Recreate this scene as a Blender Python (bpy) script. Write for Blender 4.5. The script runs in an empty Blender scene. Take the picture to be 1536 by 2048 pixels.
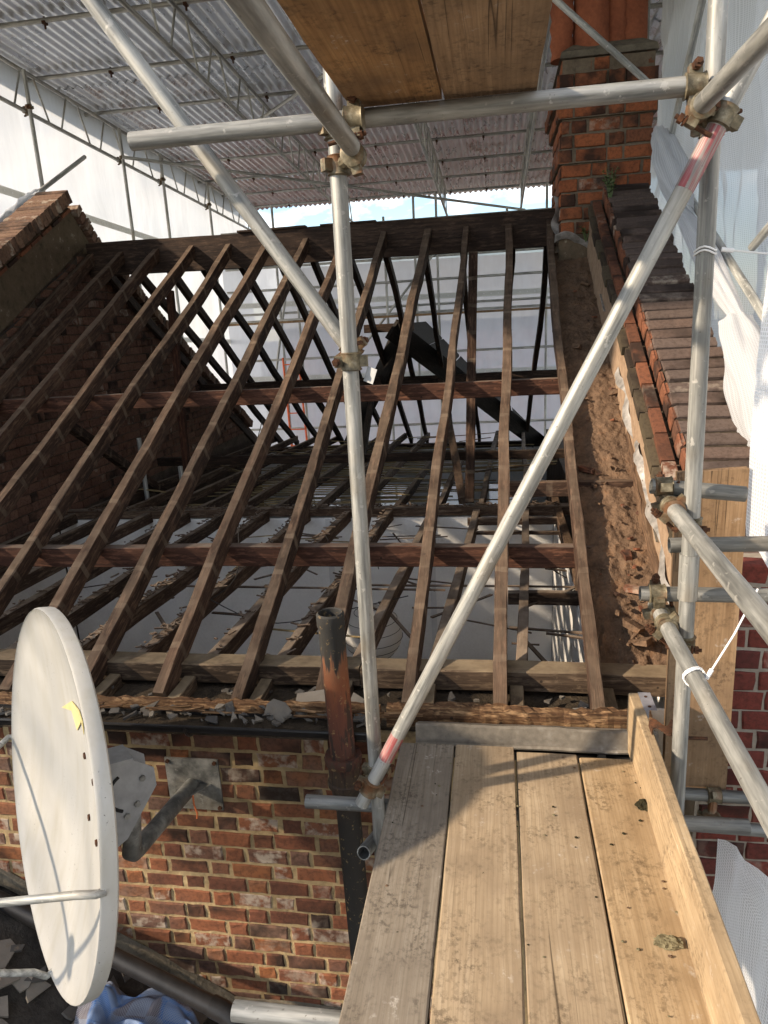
import bpy, math, random
from mathutils import Vector as V, Matrix, noise
random.seed(7)
SC = bpy.context.scene
COL = SC.collection
# ---------------------------------------------------------------- camera
def _orth():
    # rows: world x, y, z axes expressed in image space (right, down, forward)
    f = 1419.0
    dn = V((282, 5276, f)).normalized()
    yv = V((226, -394, f)); yv = (yv - dn * yv.dot(dn)).normalized()
    up = -dn
    xv = yv.cross(up)
    if xv.x < 0: xv = -xv
    return xv, yv, up
_x, _y, _z = _orth()
CAMZ = 1.60
cd = bpy.data.cameras.new('camera'); cam = bpy.data.objects.new('camera', cd); COL.objects.link(cam)
right = V((_x[0], _y[0], _z[0])); down = V((_x[1], _y[1], _z[1])); fwd = V((_x[2], _y[2], _z[2]))
m = Matrix((right, -down, -fwd)).transposed().to_4x4(); m.translation = V((0, 0, CAMZ))
cam.matrix_world = m
cd.sensor_fit = 'VERTICAL'; cd.sensor_height = 36; cd.lens = 36 * 1419 / 2048
cd.clip_start = 0.05; cd.clip_end = 2000
SC.camera = cam
# ---------------------------------------------------------------- sky, sun, exposure
SUN_TO = V((-0.80, -0.36, 0.47)).normalized()      # direction towards the sun
w = bpy.data.worlds.new('World'); SC.world = w; w.use_nodes = True
nt = w.node_tree; nt.nodes.clear()
out = nt.nodes.new('ShaderNodeOutputWorld'); bg = nt.nodes.new('ShaderNodeBackground')
sky = nt.nodes.new('ShaderNodeTexSky'); sky.sky_type = 'NISHITA'; sky.sun_disc = False
sky.sun_elevation = math.asin(SUN_TO.z); sky.sun_rotation = math.atan2(SUN_TO.x, SUN_TO.y)
sky.air_density = 1.0; sky.dust_density = 0.2; sky.ozone_density = 1.5
tc = nt.nodes.new('ShaderNodeTexCoord'); mp = nt.nodes.new('ShaderNodeMapping'); mp.inputs['Scale'].default_value = (1, 1, 2.2)
nz = nt.nodes.new('ShaderNodeTexNoise'); nz.inputs['Scale'].default_value = 6.0; nz.inputs['Detail'].default_value = 8; nz.inputs['Roughness'].default_value = 0.58
cr = nt.nodes.new('ShaderNodeValToRGB'); cr.color_ramp.elements[0].position = 0.45; cr.color_ramp.elements[1].position = 0.62
mx = nt.nodes.new('ShaderNodeMix'); mx.data_type = 'RGBA'
mx.inputs['B'].default_value = (10.5, 10.1, 9.6, 1)
nt.links.new(tc.outputs['Generated'], mp.inputs['Vector']); nt.links.new(mp.outputs[0], nz.inputs['Vector'])
nt.links.new(nz.outputs['Fac'], cr.inputs[0]); nt.links.new(cr.outputs[0], mx.inputs['Factor'])
nt.links.new(sky.outputs[0], mx.inputs['A']); nt.links.new(mx.outputs['Result'], bg.inputs[0])
bg.inputs[1].default_value = 0.09
nt.links.new(bg.outputs[0], out.inputs[0])
sl = bpy.data.lights.new('sun', 'SUN'); sl.energy = 3.0; sl.angle = math.radians(1.5); sl.color = (1.0, 0.83, 0.63)
so = bpy.data.objects.new('sun', sl); COL.objects.link(so)
so.rotation_euler = (-SUN_TO).to_track_quat('-Z', 'Y').to_euler()
vs = SC.view_settings; vs.view_transform = 'Standard'; vs.look = 'None'; vs.exposure = 1.54; vs.gamma = 1.0
cy = SC.cycles; cy.max_bounces = 8; cy.diffuse_bounces = 6; cy.glossy_bounces = 3; cy.transmission_bounces = 5; cy.transparent_max_bounces = 8; cy.caustics_reflective = False; cy.caustics_refractive = False
try: vs.use_curve_mapping = False
except Exception: pass

# ================================================================ helpers
def mesh(name, verts, faces, smooth=None, uv=None):
    me = bpy.data.meshes.new(name); me.from_pydata([tuple(v) for v in verts], [], faces); me.update()
    if smooth is not None:
        me.polygons.foreach_set('use_smooth', [True] * len(me.polygons)); me.set_sharp_from_angle(angle=math.radians(smooth))
    if uv:
        l = me.uv_layers.new(name='UVMap')
        for i, lp in enumerate(me.loops): l.data[i].uv = uv[lp.vertex_index]
    return me
WM = {}
def link(name, me, mat=None, M=None, parent=None):
    o = bpy.data.objects.new(name, me); COL.objects.link(o)
    M = M or Matrix()
    if me is not None and mat is not None:
        if len(me.materials) == 0: me.materials.append(mat)
    WM[o.name] = M
    if parent is not None:
        o.parent = parent; o.matrix_basis = WM[parent.name].inverted() @ M
    else: o.matrix_basis = M
    return o
def tag(o, label=None, cat=None, group=None, kind=None):
    if label: o['label'] = label
    if cat: o['category'] = cat
    if group: o['group'] = group
    if kind: o['kind'] = kind
    return o
def thing(name, loc, label, cat, group=None):
    return tag(link(name, None, None, Matrix.Translation(V(loc))), label, cat, group)
def frame(p, x, up):
    """matrix with local X along x and local Z towards up, at p"""
    x = V(x).normalized(); up = V(up); y = up.cross(x).normalized(); z = x.cross(y)
    M = Matrix((x, y, z)).transposed().to_4x4(); M.translation = V(p); return M
class MB:
    def __init__(s): s.v = []; s.f = []
    def add(s, vs, fs):
        n = len(s.v); s.v += [V(q) for q in vs]; s.f += [tuple(i + n for i in q) for q in fs]; return s
    def box(s, a, b, M=None):
        x0, y0, z0 = a; x1, y1, z1 = b
        vs = [V(q) for q in ((x0,y0,z0),(x1,y0,z0),(x1,y1,z0),(x0,y1,z0),(x0,y0,z1),(x1,y0,z1),(x1,y1,z1),(x0,y1,z1))]
        if M: vs = [M @ q for q in vs]
        return s.add(vs, [(0,3,2,1),(4,5,6,7),(0,1,5,4),(1,2,6,5),(2,3,7,6),(3,0,4,7)])
    def loft(s, rings, cap=True):
        n = len(rings[0]); fs = []
        for i in range(len(rings) - 1):
            for j in range(n):
                k = (j + 1) % n; fs.append((i*n+j, i*n+k, (i+1)*n+k, (i+1)*n+j))
        if cap: fs += [tuple(reversed(range(n))), tuple((len(rings)-1)*n + j for j in range(n))]
        return s.add([q for r in rings for q in r], fs)
    def tube(s, pts, r, seg=10, cap=True):
        pts = [V(p) for p in pts]; rings = []
        rr = r if isinstance(r, (list, tuple)) else [r] * len(pts)
        t = (pts[1] - pts[0]).normalized(); u = t.orthogonal().normalized()
        for i, p in enumerate(pts):
            a = pts[max(i-1, 0)]; b = pts[min(i+1, len(pts)-1)]; t = (b - a).normalized()
            u = (u - t * u.dot(t)).normalized(); q = t.cross(u)
            rings.append([p + (u * math.cos(6.28318*k/seg) + q * math.sin(6.28318*k/seg)) * rr[i] for k in range(seg)])
        return s.loft(rings, cap)
    def build(s, name, mat, parent=None, M=None, smooth=None, local=True):
        # vertices given in world space; origin moved to M's frame
        if M is None:
            c = V((0, 0, 0))
            if parent is None and s.v:
                c = V((sum(q.x for q in s.v), sum(q.y for q in s.v), 0)) / len(s.v); c.z = min(q.z for q in s.v)
            elif parent is not None: c = WM[parent.name].translation
            M = Matrix.Translation(c)
        inv = M.inverted()
        return link(name, mesh(name, [inv @ q for q in s.v], s.f, smooth), mat, M, parent)

# ================================================================ materials
class NT:
    def __init__(s, name):
        s.m = bpy.data.materials.new(name); s.m.use_nodes = True; s.t = s.m.node_tree; s.t.nodes.clear()
        s.out = s.n('ShaderNodeOutputMaterial')
    def n(s, t, **kw):
        q = s.t.nodes.new(t)
        for k, v in kw.items(): setattr(q, k, v)
        return q
    def l(s, a, b): s.t.links.new(a, b)
    def coord(s, scale=(1,1,1), rnd=True, which='Object'):
        tc = s.n('ShaderNodeTexCoord'); mp = s.n('ShaderNodeMapping'); mp.inputs['Scale'].default_value = scale
        s.l(tc.outputs[which], mp.inputs['Vector'])
        if rnd:
            oi = s.n('ShaderNodeObjectInfo'); mu = s.n('ShaderNodeMath', operation='MULTIPLY'); mu.inputs[1].default_value = 37.0
            s.l(oi.outputs['Random'], mu.inputs[0]); ad = s.n('ShaderNodeVectorMath', operation='ADD')
            s.l(mp.outputs[0], ad.inputs[0]); s.l(mu.outputs[0], ad.inputs[1]); return ad.outputs[0]
        return mp.outputs[0]
    def noise(s, vec, scale, detail=6, rough=0.6, dist=0.0):
        q = s.n('ShaderNodeTexNoise'); q.inputs['Scale'].default_value = scale; q.inputs['Detail'].default_value = min(detail, 3.5)
        q.inputs['Roughness'].default_value = rough; q.inputs['Distortion'].default_value = dist; s.l(vec, q.inputs['Vector']); return q.outputs['Fac']
    def ramp(s, fac, stops, interp='LINEAR'):
        q = s.n('ShaderNodeValToRGB'); e = q.color_ramp.elements; q.color_ramp.interpolation = interp
        while len(e) > 1: e.remove(e[-1])
        for i, (p, c) in enumerate(stops):
            if not isinstance(c, (tuple, list)): c = (c, c, c)
            x = e[0] if i == 0 else e.new(p); x.position = p; x.color = (c[0], c[1], c[2], 1)
        s.l(fac, q.inputs[0]); return q.outputs[0]
    def mix(s, fac, a, b, mode='MIX'):
        q = s.n('ShaderNodeMix', data_type='RGBA', blend_type=mode)
        for val, sock in ((fac, q.inputs['Factor']), (a, q.inputs['A']), (b, q.inputs['B'])):
            if hasattr(val, 'is_output'): s.l(val, sock)
            elif isinstance(val, (int, float)): sock.default_value = val
            else: sock.default_value = (val[0], val[1], val[2], 1)
        return q.outputs['Result']
    def math(s, op, a, b=0.0):
        q = s.n('ShaderNodeMath', operation=op)
        for i, val in enumerate((a, b)):
            if hasattr(val, 'is_output'): s.l(val, q.inputs[i])
            else: q.inputs[i].default_value = val
        return q.outputs[0]
    def bsdf(s, col, rough=0.8, metal=0.0, bump=None, bstr=0.3, bdist=0.01, spec=0.3):
        b = s.n('ShaderNodeBsdfPrincipled')
        for val, nm in ((col, 'Base Color'), (rough, 'Roughness'), (metal, 'Metallic')):
            k = b.inputs[nm]
            if hasattr(val, 'is_output'): s.l(val, k)
            elif isinstance(val, (int, float)): k.default_value = val
            else: k.default_value = (val[0], val[1], val[2], 1)
        b.inputs['Specular IOR Level'].default_value = spec
        if bump is not None:
            q = s.n('ShaderNodeBump'); q.inputs['Strength'].default_value = bstr; q.inputs['Distance'].default_value = bdist
            s.l(bump, q.inputs['Height']); s.l(q.outputs[0], b.inputs['Normal'])
        s.l(b.outputs[0], s.out.inputs[0]); s.b = b; return s.m

def mat_galv(name, tone=1.0, red=None, iso=False):
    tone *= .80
    t = NT(name); c = t.coord((1, 1, 1)); cs = t.coord((0.6, 14, 14))
    a = t.noise(t.coord((1, 1, 1) if iso else (.22, 1.6, 1.6)), 22, 8, 0.7); cs = t.coord((3, 3, 3)) if iso else cs; b = t.noise(cs, 3.0, 6, 0.6); d = t.noise(c, 4.0, 4, 0.5); e = t.noise(c, 90, 3, .6)
    col = t.ramp(a, [(0.3, (0.20*tone, 0.20*tone, 0.19*tone)), (0.5, (0.36*tone, 0.36*tone, 0.335*tone)), (0.7, (0.50*tone, 0.49*tone, 0.455*tone))])
    st = t.ramp(b, [(0.38, 0.38), (0.56, 1.0)]); col = t.mix(0.75, col, st, 'MULTIPLY')
    col = t.mix(t.ramp(d, [(0.56, 0), (0.78, 0.45)]), col, (0.30*tone, 0.22*tone, 0.12*tone))
    col = t.mix(t.ramp(e, [(0.66, 0), (0.72, 0.7)]), col, (0.10, 0.09, 0.08))
    col = t.mix(t.ramp(t.noise(c, 34, 3, .6), [(0.63, 0), (0.68, 0.6)]), col, (0.50*tone, 0.48*tone, 0.44*tone))
    if red:
        sx = t.n('ShaderNodeSeparateXYZ'); tc = t.n('ShaderNodeTexCoord'); t.l(tc.outputs['Object'], sx.inputs[0])
        lo, hi, rc = red
        inb = t.math('MULTIPLY', t.math('GREATER_THAN', sx.outputs[0], lo), t.math('LESS_THAN', sx.outputs[0], hi))
        wear = t.ramp(t.noise(cs, 5, 6, .75), [(0.42, 0.0), (0.56, 0.8)])
        col = t.mix(t.math('MULTIPLY', inb, wear), col, rc)
    return t.bsdf(col, t.ramp(a, [(0.2, 0.42), (0.8, 0.68)]), 0.35, a, 0.25, 0.002, 0.5)
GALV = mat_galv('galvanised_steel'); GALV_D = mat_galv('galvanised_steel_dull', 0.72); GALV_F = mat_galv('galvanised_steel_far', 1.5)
GALV_RB = mat_galv('galvanised_red_band', 1.0, (0.10, 0.26, (0.42, 0.07, 0.07)))
GALV_RT = mat_galv('galvanised_red_top', 1.0, (2.02, 2.20, (0.46, 0.06, 0.09)))
def mat_coupler():
    t = NT('coupler_steel'); c = t.coord(); a = t.noise(c, 40, 6, 0.7); b = t.noise(c, 14, 4, .6)
    col = t.ramp(a, [(0.3, (0.06, 0.05, 0.032)), (0.55, (0.17, 0.145, 0.095)), (0.75, (0.32, 0.285, 0.21))])
    col = t.mix(t.ramp(b, [(0.5, 0), (0.68, 0.85)]), col, (0.16, 0.065, 0.025))
    return t.bsdf(col, 0.55, 0.45, a, 0.4, 0.003, 0.4)
COUP = mat_coupler()
def mat_rust():
    t = NT('rusty_bolt'); c = t.coord(); a = t.noise(c, 60, 5, .7)
    return t.bsdf(t.ramp(a, [(0.3, (0.03, 0.018, 0.012)), (0.7, (0.12, 0.05, 0.024))]), 0.8, 0.3, a, 0.5, 0.002)
RUST = mat_rust()
def mat_timber(name, cols, along=(0.5, 9, 9), dust=None, rough=0.85, dustamt=.6, batten=False):
    """cols: dark, mid, light; grain runs along local X"""
    t = NT(name); c = t.coord(along); c2 = t.coord((1, 1, 1))
    g = t.noise(c, 5.0, 8, 0.65, 0.4); f = t.noise(c, 22.0, 4, 0.6); k = t.noise(c2, 2.2, 5, 0.6); s = t.noise(c2, 28, 5, .65)
    col = t.ramp(g, [(0.28, cols[0]), (0.5, cols[1]), (0.72, cols[2])])
    col = t.mix(t.ramp(f, [(0.35, 0.55), (0.5, 0.0)]), col, cols[0])
    col = t.mix(t.ramp(k, [(0.42, 0.0), (0.68, 0.65)]), col, [q * 0.45 for q in cols[1]])
    col = t.mix(t.ramp(s, [(0.62, 0.0), (0.74, 0.5)]), col, cols[2])
    oi = t.n('ShaderNodeObjectInfo'); vr = t.math('ADD', t.math('MULTIPLY', oi.outputs['Random'], .75), .65)
    cv = t.n('ShaderNodeCombineColor'); [t.l(vr, cv.inputs[i]) for i in range(3)]; col = t.mix(1.0, col, cv.outputs[0], 'MULTIPLY')
    col = t.mix(t.ramp(t.noise(t.coord((1.2, 6, 6)), 7, 3, .7), [(.52, 0), (.70, .55)]), col, [q * 1.9 for q in cols[2]])
    vn = t.n('ShaderNodeTexVoronoi'); vn.inputs['Scale'].default_value = 9.0; t.l(c2, vn.inputs['Vector']); col = t.mix(t.ramp(vn.outputs['Distance'], [(.05, .8), (.075, 0)]), col, (.012, .008, .006))
    if batten:
        tb_ = t.n('ShaderNodeTexCoord'); sb = t.n('ShaderNodeSeparateXYZ'); t.l(tb_.outputs['Object'], sb.inputs[0])
        bm2 = t.ramp(t.math('FRACT', t.math('ADD', t.math('DIVIDE', sb.outputs[0], .265), t.math('MULTIPLY', t.noise(c2, 5, 2, .5), .12))), [(.0, 1), (.12, 1), (.15, 0), (1, 0)])
        col = t.mix(t.math('MULTIPLY', bm2, t.ramp(t.noise(c2, 8, 3, .6), [(.4, .05), (.6, .6)])), col, (.16, .12, .085))
    if dust:
        ge = t.n('ShaderNodeNewGeometry'); sx = t.n('ShaderNodeSeparateXYZ'); t.l(ge.outputs['True Normal'], sx.inputs[0])
        up = t.ramp(sx.outputs[2], [(0.55, 0.0), (0.85, 1.0)])
        du = t.math('MULTIPLY', up, t.ramp(t.noise(c2, 6, 6, .65), [(0.3, 0.15*dustamt), (0.65, dustamt)]))
        col = t.mix(du, col, dust)
    h = t.math('ADD', t.math('MULTIPLY', g, 0.6), t.math('MULTIPLY', f, 0.5))
    return t.bsdf(col, rough, 0, h, 0.55, 0.006, 0.25)
RAFT = mat_timber('old_rafter_timber', ((0.010, 0.006, 0.0045), (0.044, 0.023, 0.014), (0.10, 0.060, 0.039)), dust=(0.15, 0.108, 0.075), batten=True)
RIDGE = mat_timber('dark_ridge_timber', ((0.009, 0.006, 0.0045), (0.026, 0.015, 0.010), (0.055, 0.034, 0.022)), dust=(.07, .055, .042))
PURL = mat_timber('purlin_timber', ((0.018, 0.008, 0.005), (0.06, 0.024, 0.014), (0.115, 0.052, 0.03)), dust=(0.24, 0.20, 0.16))
JOIST = mat_timber('ceiling_joist_timber', ((0.025, 0.015, 0.010), (0.065, 0.038, 0.024), (0.14, 0.098, 0.066)), dust=(0.27, 0.215, 0.165), dustamt=.95)
PLATE = mat_timber('wall_plate_timber', ((0.022, 0.014, 0.009), (0.065, 0.043, 0.028), (0.14, 0.10, 0.066)), dust=(0.22, 0.17, 0.11), dustamt=1)
ROT = mat_timber('rotten_fascia_timber', ((0.02, 0.011, 0.006), (0.11, 0.055, 0.025), (0.30, 0.19, 0.10)), along=(0.35, 16, 16))
LATH = mat_timber('lath_timber', ((0.10, 0.07, 0.03), (0.26, 0.19, 0.09), (0.40, 0.31, 0.17)))
BLACK = mat_timber('blackened_boards', ((0.006, 0.005, 0.004), (0.012, 0.009, 0.007), (0.022, 0.017, 0.013)))
BARGE = mat_timber('weathered_board', ((0.022, 0.012, 0.008), (0.08, 0.046, 0.027), (0.16, 0.10, 0.06)), along=(.5, 14, 14), dust=(0.13, 0.085, 0.052))
def mat_board(name, cols, dirt):
    t = NT(name); c = t.coord((0.25, 7, 7)); c2 = t.coord((1, 1, 1)); cw = t.coord((0.22, 1, 1))
    wv = t.n('ShaderNodeTexWave', wave_type='BANDS', bands_direction='Y'); wv.inputs['Scale'].default_value = 26; wv.inputs['Distortion'].default_value = 9; wv.inputs['Detail'].default_value = 4; wv.inputs['Detail Scale'].default_value = 0.6
    t.l(cw, wv.inputs['Vector'])
    g = t.noise(c, 9, 8, .65, .3); k = t.noise(c2, 3.2, 5, .6); s = t.noise(c2, 60, 4, .7); p = t.noise(c2, 9, 6, .7); ck = t.noise(t.coord((.035, 3.0, 3)), 4, 2, .4)
    col = t.ramp(g, [(0.25, cols[0]), (0.5, cols[1]), (0.75, cols[2])])
    col = t.mix(t.ramp(wv.outputs['Fac'], [(0.0, 0.30), (0.35, 0.0)]), col, [q * .55 for q in cols[1]])
    col = t.mix(t.ramp(k, [(0.36, 0.0), (0.62, 0.75)]), col, dirt)
    col = t.mix(t.math('MULTIPLY', t.ramp(p, [(0.44, 0.0), (0.66, 1.0)]), t.ramp(s, [(0.47, 0.0), (0.62, 0.85)])), col, [q * .55 for q in dirt])
    col = t.mix(t.math('MULTIPLY', t.ramp(p, [(0.30, 0.6), (0.40, 0.0)]), t.ramp(s, [(0.5, 0), (0.62, 1)])), col, (0.50, 0.47, 0.42))
    vo = t.n('ShaderNodeTexVoronoi', feature='F1'); vo.inputs['Scale'].default_value = 1.9; vo.inputs['Randomness'].default_value = 1.0
    t.l(t.coord((.5, 1.25, 1.0)), vo.inputs['Vector'])
    rg = t.n('ShaderNodeMath', operation='SINE'); t.l(t.math('MULTIPLY', vo.outputs['Distance'], 300.0), rg.inputs[0])
    kn = t.ramp(vo.outputs['Distance'], [(0.0, .85), (0.035, 0.6), (0.055, 0.0)])
    col = t.mix(t.math('MULTIPLY', kn, t.ramp(rg.outputs[0], [(.2, .5), (.6, 1)])), col, [q * .40 for q in cols[0]])
    crk = t.ramp(ck, [(0.4955, 0.0), (0.5, 1.0), (0.5045, 0.0)])
    crk = t.math('MULTIPLY', crk, t.ramp(t.noise(c2, 2.1, 2, .5), [(.5, 0), (.56, 1)]))
    col = t.mix(t.math('MULTIPLY', crk, 0.8), col, (0.03, 0.02, 0.012))
    h = t.math('SUBTRACT', t.math('ADD', t.math('MULTIPLY', g, .5), t.math('MULTIPLY', s, .35)), crk)
    return t.bsdf(col, .88, 0, h, .4, .003, .2)
DECKS = [mat_board('scaffold_board_grey', ((0.14, 0.115, 0.085), (0.225, 0.19, 0.148), (0.295, 0.26, 0.21)), (0.14, 0.115, 0.09)),
         mat_board('scaffold_board_tan', ((0.235, 0.172, 0.105), (0.355, 0.27, 0.175), (0.44, 0.35, 0.24)), (0.20, 0.148, 0.098)),
         mat_board('scaffold_board_knotty', ((0.22, 0.158, 0.098), (0.335, 0.255, 0.165), (0.42, 0.335, 0.23)), (0.21, 0.155, 0.102)),
         mat_board('scaffold_board_yellow', ((0.26, 0.18, 0.10), (0.385, 0.28, 0.165), (0.47, 0.36, 0.23)), (0.235, 0.162, 0.092))]
TOE = mat_board('toe_board_timber', ((0.26, 0.18, 0.10), (0.38, 0.28, 0.17), (0.47, 0.37, 0.24)), (0.23, 0.165, 0.10))
UPB = [mat_board('upper_board_orange', ((0.20, 0.105, 0.042), (0.33, 0.18, 0.075), (0.42, 0.25, 0.11)), (0.13, 0.08, 0.045)),
       mat_board('upper_board_brown', ((0.19, 0.115, 0.06), (0.30, 0.19, 0.105), (0.37, 0.245, 0.14)), (0.15, 0.10, 0.06))]
UPRT = mat_board('upright_board_timber', ((0.16, 0.095, 0.05), (0.26, 0.165, 0.09), (0.33, 0.22, 0.13)), (0.17, 0.11, 0.065))

def mat_brick(name, stops, white=0.35, soot=0.5, rough=.9):
    t = NT(name); oi = t.n('ShaderNodeObjectInfo'); c = t.coord(); at = t.n('ShaderNodeAttribute', attribute_name='tint')
    rnd = t.math('FRACT', t.math('ADD', oi.outputs['Random'], at.outputs['Fac']))
    a = t.noise(c, 9, 5, .6); b = t.noise(c, 45, 5, .7); d = t.noise(c, 16, 5, .6); e = t.noise(c, 5, 3, .5)
    col = t.ramp(t.math('ADD', t.math('MULTIPLY', rnd, .8), t.math('MULTIPLY', a, .25)), stops)
    r2 = t.math('FRACT', t.math('MULTIPLY', rnd, 7.31)); r3 = t.math('FRACT', t.math('MULTIPLY', rnd, 13.7))
    col = t.mix(t.ramp(b, [(0.35, 0.45), (0.55, 0.0)]), col, (0.03, 0.018, 0.013))
    wf = t.math('MULTIPLY', t.ramp(d, [(0.46, 0.0), (0.62, 1.0)]), t.ramp(r2, [(1 - white, 0.0), (min(1 - white + .12, .999), 0.75)]))
    col = t.mix(wf, col, (0.40, 0.34, 0.27))
    sf = t.math('MULTIPLY', t.ramp(e, [(0.42, 0.0), (0.60, 1.0)]), t.ramp(r3, [(1 - soot, 0.0), (min(1 - soot + .15, .999), 0.9)]))
    col = t.mix(sf, col, (0.022, 0.015, 0.012))
    return t.bsdf(col, rough, 0, t.math('ADD', b, a), .6, .004, .2)
BR_STOPS = [(0.05, (0.085, 0.042, 0.03)), (0.2, (0.15, 0.058, 0.034)), (0.38, (0.21, 0.08, 0.04)), (0.55, (0.125, 0.065, 0.046)), (0.72, (0.24, 0.092, 0.038)), (0.85, (0.16, 0.095, 0.068)), (0.95, (0.10, 0.052, 0.04))]
BRICK = mat_brick('stock_brick', BR_STOPS, .32, .38)
BRICK_G = mat_brick('gable_inner_brick', [(0.05, (0.12, 0.065, 0.046)), (0.4, (0.18, 0.092, 0.062)), (0.7, (0.15, 0.083, 0.06)), (0.95, (0.22, 0.118, 0.08))], .08, .35)
BRICK_C = mat_brick('chimney_brick', [(0.05, (0.17, 0.055, 0.026)), (0.4, (0.27, 0.085, 0.034)), (0.7, (0.22, 0.078, 0.036)), (0.95, (0.14, 0.055, 0.03))], .12, .7)
BRICK_N = mat_brick('neighbour_red_brick', [(0.05, (0.11, 0.026, 0.02)), (0.5, (0.175, 0.042, 0.03)), (0.95, (0.085, 0.026, 0.022))], .12, .3)
COPING = mat_brick('coping_brick', [(0.05, (0.07, 0.052, 0.044)), (0.4, (0.115, 0.084, 0.07)), (0.7, (0.085, 0.062, 0.053)), (0.95, (0.14, 0.092, 0.07))], .08, .45)
MOSSY = mat_brick('mossy_tile', [(0.05, (0.05, 0.042, 0.026)), (0.5, (0.085, 0.065, 0.04)), (0.95, (0.06, 0.048, 0.032))], .1, .6)
COPE_SIDE = mat_brick('coping_brick_orange', [(0.05, (0.12, 0.05, 0.03)), (0.5, (0.20, 0.075, 0.038)), (0.95, (0.09, 0.045, 0.03))], .1, .6)
COPING_L = mat_brick('gable_coping_brick', [(0.05, (0.12, 0.07, 0.048)), (0.4, (0.19, 0.115, 0.075)), (0.95, (0.155, 0.085, 0.058))], .25, .3)
def mat_rough(name, stops, scale=8, bs=.6, bd=.01, rough=.95, scale2=40):
    t = NT(name); c = t.coord(rnd=False); a = t.noise(c, scale, 8, .65); b = t.noise(c, scale2, 5, .7)
    col = t.ramp(t.math('ADD', t.math('MULTIPLY', a, .7), t.math('MULTIPLY', b, .3)), stops)
    return t.bsdf(col, rough, 0, t.math('ADD', a, b), bs, bd, .2)
MORT = mat_rough('lime_mortar', [(0.3, (0.17, 0.12, 0.062)), (0.5, (0.31, 0.225, 0.12)), (0.7, (0.42, 0.315, 0.175))], 5)
MORT_D = mat_rough('dark_mortar', [(0.3, (0.045, 0.032, 0.024)), (0.6, (0.115, 0.085, 0.062)), (0.75, (0.15, 0.115, 0.085))], 5)
MORT_C = mat_rough('chimney_mortar', [(0.3, (0.08, 0.06, 0.042)), (0.6, (0.16, 0.125, 0.088)), (0.75, (0.21, 0.165, 0.115))], 5)
MORT_N = mat_rough('pale_mortar', [(0.3, (0.20, 0.165, 0.13)), (0.7, (0.36, 0.31, 0.25))], 8)
RENDER = mat_rough('lichened_render', [(0.30, (0.04, 0.031, 0.02)), (0.45, (0.095, 0.07, 0.044)), (0.6, (0.12, 0.086, 0.056)), (0.68, (0.26, 0.23, 0.175)), (0.8, (0.13, 0.10, 0.065))], 9, .8, .01)
FILLET = mat_rough('sandy_fillet', [(0.3, (0.17, 0.11, 0.07)), (0.55, (0.28, 0.195, 0.13)), (0.75, (0.34, 0.25, 0.17))], 12, .4, .005)
RUBBLE = mat_rough('rubble_and_old_mortar', [(0.25, (0.045, 0.028, 0.018)), (0.42, (0.105, 0.066, 0.042)), (0.55, (0.15, 0.095, 0.06)), (0.66, (0.18, 0.10, 0.055)), (0.75, (0.27, 0.20, 0.14))], 9, 1.0, .012, scale2=70)
PLASTER = mat_rough('white_plaster', [(0.30, (0.52, 0.48, 0.42)), (0.40, (0.74, 0.715, 0.67)), (0.55, (0.85, 0.83, 0.79)), (0.8, (0.88, 0.86, 0.83))], 1.3, .25, .004)
CONC = mat_rough('flaunching', [(0.3, (0.07, 0.06, 0.045)), (0.6, (0.16, 0.135, 0.10)), (0.75, (0.22, 0.19, 0.145))], 9, .8, .01)
GROUND = mat_rough('yard_ground', [(0.3, (0.07, 0.065, 0.055)), (0.7, (0.16, 0.15, 0.13))], .6)
FLOORM = mat_rough('dusty_floorboards', [(0.3, (0.10, 0.08, 0.06)), (0.7, (0.22, 0.185, 0.15))], 2)
SLATE = None
DIRT = mat_rough('dark_dirt', [(0.3, (0.018, 0.014, 0.01)), (0.6, (0.06, 0.045, 0.03)), (0.75, (0.10, 0.075, 0.05))], 14, 1, .01)
def mat_slate():
    t = NT('slate'); oi = t.n('ShaderNodeObjectInfo'); c = t.coord(); a = t.noise(c, 12, 6, .65); b = t.noise(c, 50, 4, .6)
    at = t.n('ShaderNodeAttribute', attribute_name='tint')
    r = t.math('FRACT', t.math('ADD', oi.outputs['Random'], at.outputs['Fac']))
    col = t.ramp(t.math('ADD', t.math('MULTIPLY', r, .6), t.math('MULTIPLY', a, .4)), [(0.1, (0.04, 0.038, 0.037)), (0.4, (0.085, 0.078, 0.07)), (0.65, (0.135, 0.12, 0.10)), (0.9, (0.23, 0.20, 0.165))])
    col = t.mix(t.ramp(b, [(0.55, 0), (0.75, .5)]), col, (0.20, 0.15, 0.10))
    return t.bsdf(col, .7, 0, t.math('ADD', a, b), .4, .004, .35)
SLATE = mat_slate()
ROOFDK = mat_rough('dark_lean_to_felt', [(0.3, (0.018, 0.016, 0.014)), (0.55, (0.05, 0.044, 0.038)), (0.75, (0.10, 0.088, 0.075))], 7, .8, .01)
def simple(name, col, rough=.5, metal=0, var=.3, scale=12, bs=.15):
    t = NT(name); c = t.coord(); a = t.noise(c, scale, 6, .65)
    cc = t.ramp(a, [(0.3, [q * (1 - var) for q in col]), (0.7, [min(q * (1 + var), .9) for q in col])])
    return t.bsdf(cc, rough, metal, a, bs, .003, .4)
PVC = simple('black_plastic', (0.016, 0.015, 0.015), .42, 0, .4)
LEADG = mat_rough('old_lead_gutter', [(0.3, (0.08, 0.07, 0.058)), (0.52, (0.165, 0.145, 0.118)), (0.64, (0.22, 0.20, 0.17)), (0.72, (0.42, 0.405, 0.37))], 5, .3, .004, .6)
LEAD = simple('lead_sheet', (0.30, 0.28, 0.26), .5, .35, .45, 14, .4)
LEAD_B = simple('lead_sheet_dark', (0.06, 0.055, 0.05), .6, .2, .5, 14)
DISHM = None
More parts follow.
